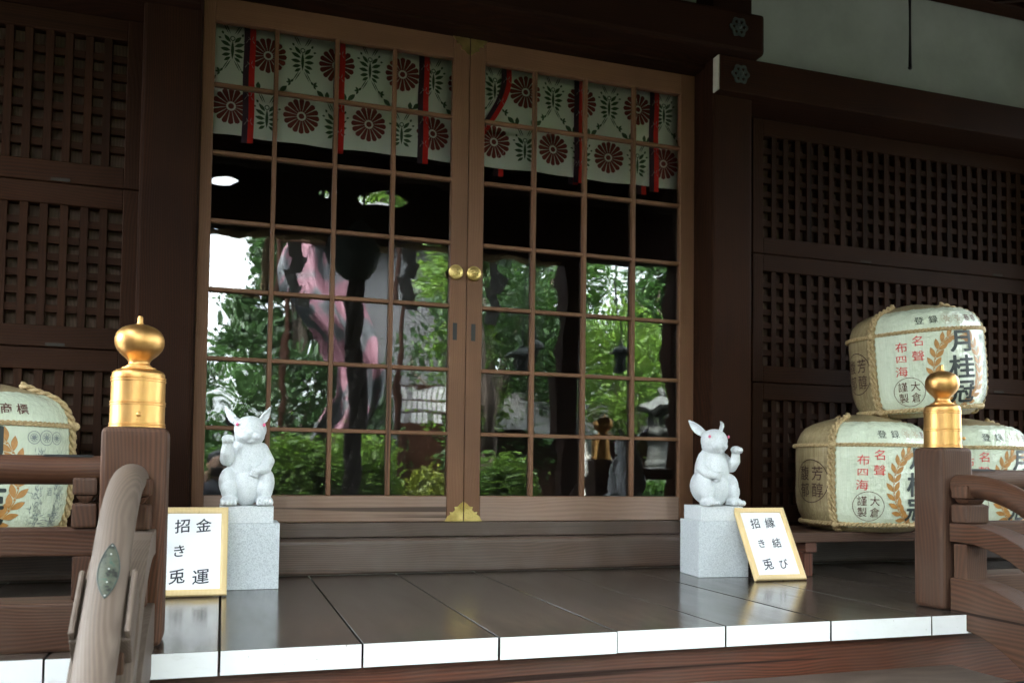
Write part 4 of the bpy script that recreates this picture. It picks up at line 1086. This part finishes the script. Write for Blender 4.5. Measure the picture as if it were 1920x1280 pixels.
# rock with a small bronze ornament
me = bpy.data.meshes.new('rock'); bm = bmesh.new(); bmesh.ops.create_icosphere(bm, subdivisions=5, radius=1)
for v in bm.verts:
    d = v.co.normalized(); k = 1+.28*noise.noise(d*1.6)+.16*noise.noise(d*4)+.08*noise.noise(d*9); v.co = Vector((d.x*.46*k, d.y*.40*k, .82+d.z*.98*k))
bm.to_mesh(me); bm.free(); o = link('rock', me, M_rock, None, False); o.location = (4.75, -7.0, -1.07); tag(o, 'tall rough wet rock mirrored low in the right door', 'rock')
m = MB(); m.lathe([(.09, 0), (.10, .02), (.05, .05), (.09, .10), (.10, .15), (.04, .2), (.03, .22), (.07, .25), (.06, .29), (.001, .31)], 20); o = m.build('bronze_ornament', M_patina, None, smooth=True); o.location = (4.80, -7.0, .73); tag(o, 'small dark bronze ornament on top of the wet rock', 'ornament')
# stone lantern
root = empty('stone_lantern', (5.80, -7.3, -1.05), .2, 'tall grey stone lantern mirrored at the right edge of the right door', 'stone lantern')
m = MB(); m.lathe([(.55, 0), (.55, .35), (.42, .36), (.42, .75), (.40, .9), (.30, 1.05), (.30, 1.22), (.36, 1.26), (.33, 1.30), (.20, 1.36)], 6); m.build('base', M_stone, root)
m = MB(); m.lathe([(.16, 1.36), (.145, 1.40), (.14, 1.58), (.155, 1.60), (.155, 1.63), (.14, 1.65), (.14, 1.86), (.17, 1.90)], 20); m.build('shaft', M_stone, root, auto=.6)
m = MB(); m.lathe([(.17, 1.90), (.28, 1.98), (.30, 2.02), (.30, 2.07), (.17, 2.075)], 6); m.build('middle_stand', M_stone, root)
m = MB()
for k in range(6):
    a = k*PI/3; m.box(-.02, .02, -.02, .02, 2.076, 2.26, M=Matrix.Translation((.145*math.cos(a), .145*math.sin(a), 0)))
m.lathe([(.15, 2.076), (.15, 2.10)], 6); m.lathe([(.15, 2.24), (.15, 2.262)], 6); m.build('fire_box', M_stone, root)
m = MB(); m.lathe([(.16, 2.263), (.36, 2.27), (.40, 2.32), (.37, 2.32), (.22, 2.39), (.10, 2.44), (.06, 2.45)], 6); m.build('cap', M_stone, root)
m = MB(); m.lathe([(.06, 2.45), (.085, 2.47), (.05, 2.49), (.08, 2.53), (.07, 2.57), (.001, 2.62)], 16); m.build('finial', M_stone, root, smooth=True)

# ------------------------------------------------------------------ the photographer, seen only as a dark mirror image
def person():
    root = empty('person', (.02, -4.24, -1.05), 0, 'person in dark clothes holding a camera to the face, mirrored beside the left rabbit', 'person')
    V = [(0, 0, .90), (0, -.01, 1.08), (0, -.01, 1.25), (0, 0, 1.36), (0, .02, 1.43), (-.09, 0, .86), (-.11, .02, .48), (-.12, -.01, .09), (-.12, .12, .03), (.09, 0, .86), (.11, -.02, .48), (.12, -.04, .09), (.12, .09, .03),
         (-.17, 0, 1.34), (-.25, .08, 1.13), (-.10, .20, 1.40), (.17, 0, 1.34), (.25, .08, 1.13), (.10, .20, 1.40)]
    E_ = [(0, 1), (1, 2), (2, 3), (3, 4), (0, 5), (5, 6), (6, 7), (7, 8), (0, 9), (9, 10), (10, 11), (11, 12), (3, 13), (13, 14), (14, 15), (3, 16), (16, 17), (17, 18)]
    Rr = [.155, .14, .155, .12, .055, .095, .065, .048, .035, .095, .065, .048, .035, .065, .048, .035, .065, .048, .035]
    me = bpy.data.meshes.new('body'); me.from_pydata(V, E_, [])
    def mods(o):
        s = o.modifiers.new('s', 'SKIN')
        for sv, r in zip(o.data.skin_vertices[0].data, Rr): sv.radius = (r, r)
        o.data.skin_vertices[0].data[0].use_root = True
        u = o.modifiers.new('u', 'SUBSURF'); u.levels = 2; u.render_levels = 2
    bpy.context.view_layer.update()
    o = bpy.data.objects.new('tmp', me); COL.objects.link(o); s = o.modifiers.new('s', 'SKIN'); bpy.context.view_layer.update()
    bpy.data.objects.remove(o)
    me2 = modified(me, mods)
    link('body', me2, _cloth('dark_clothes', (.02, .022, .03)), root, True)
    skin = plain('skin', (.45, .28, .2), .5, .05, 10)
    m = MB(); m.ell((0, .03, 1.545), (.078, .095, .115)); m.ell((0, .125, 1.53), (.014, .018, .02)); m.ell((-.08, .03, 1.54), (.012, .02, .03)); m.ell((.08, .03, 1.54), (.012, .02, .03)); m.ell((0, .04, 1.46), (.05, .06, .05)); m.build('head', skin, root, smooth=True)
    m = MB(); m.ell((0, .012, 1.575), (.088, .10, .10)); m.build('hair', M_black, root, smooth=True)
    for s_ in (-1, 1):
        m = MB(); m.ell((s_*.088, .225, 1.44), (.022, .035, .042))
        for k in range(4): m.cap([(s_*.09, .24, 1.465-.018*k, .009), (s_*.07, .275, 1.468-.018*k, .0085), (s_*.055, .262, 1.47-.018*k, .008)], step=.008)
        m.cap([(s_*.085, .215, 1.465, .010), (s_*.062, .20, 1.49, .009)], step=.008)
        m.build('hand', skin, root, smooth=True)
    root2 = empty('camera_body', (.02, -3.99, .43), 0, 'black camera held in front of the face of the person', 'camera')
    m = MB(); m.box(-.05, .05, -.025, .0, -.04, .035); m.build('housing', M_black, root2, bevel=.006)
    m = MB(); m.tube([(0, 0, 0), (0, .05, 0)], .03, 20, up=(0, 0, 1)); m.build('lens_barrel', M_black, root2, auto=.6)
person()
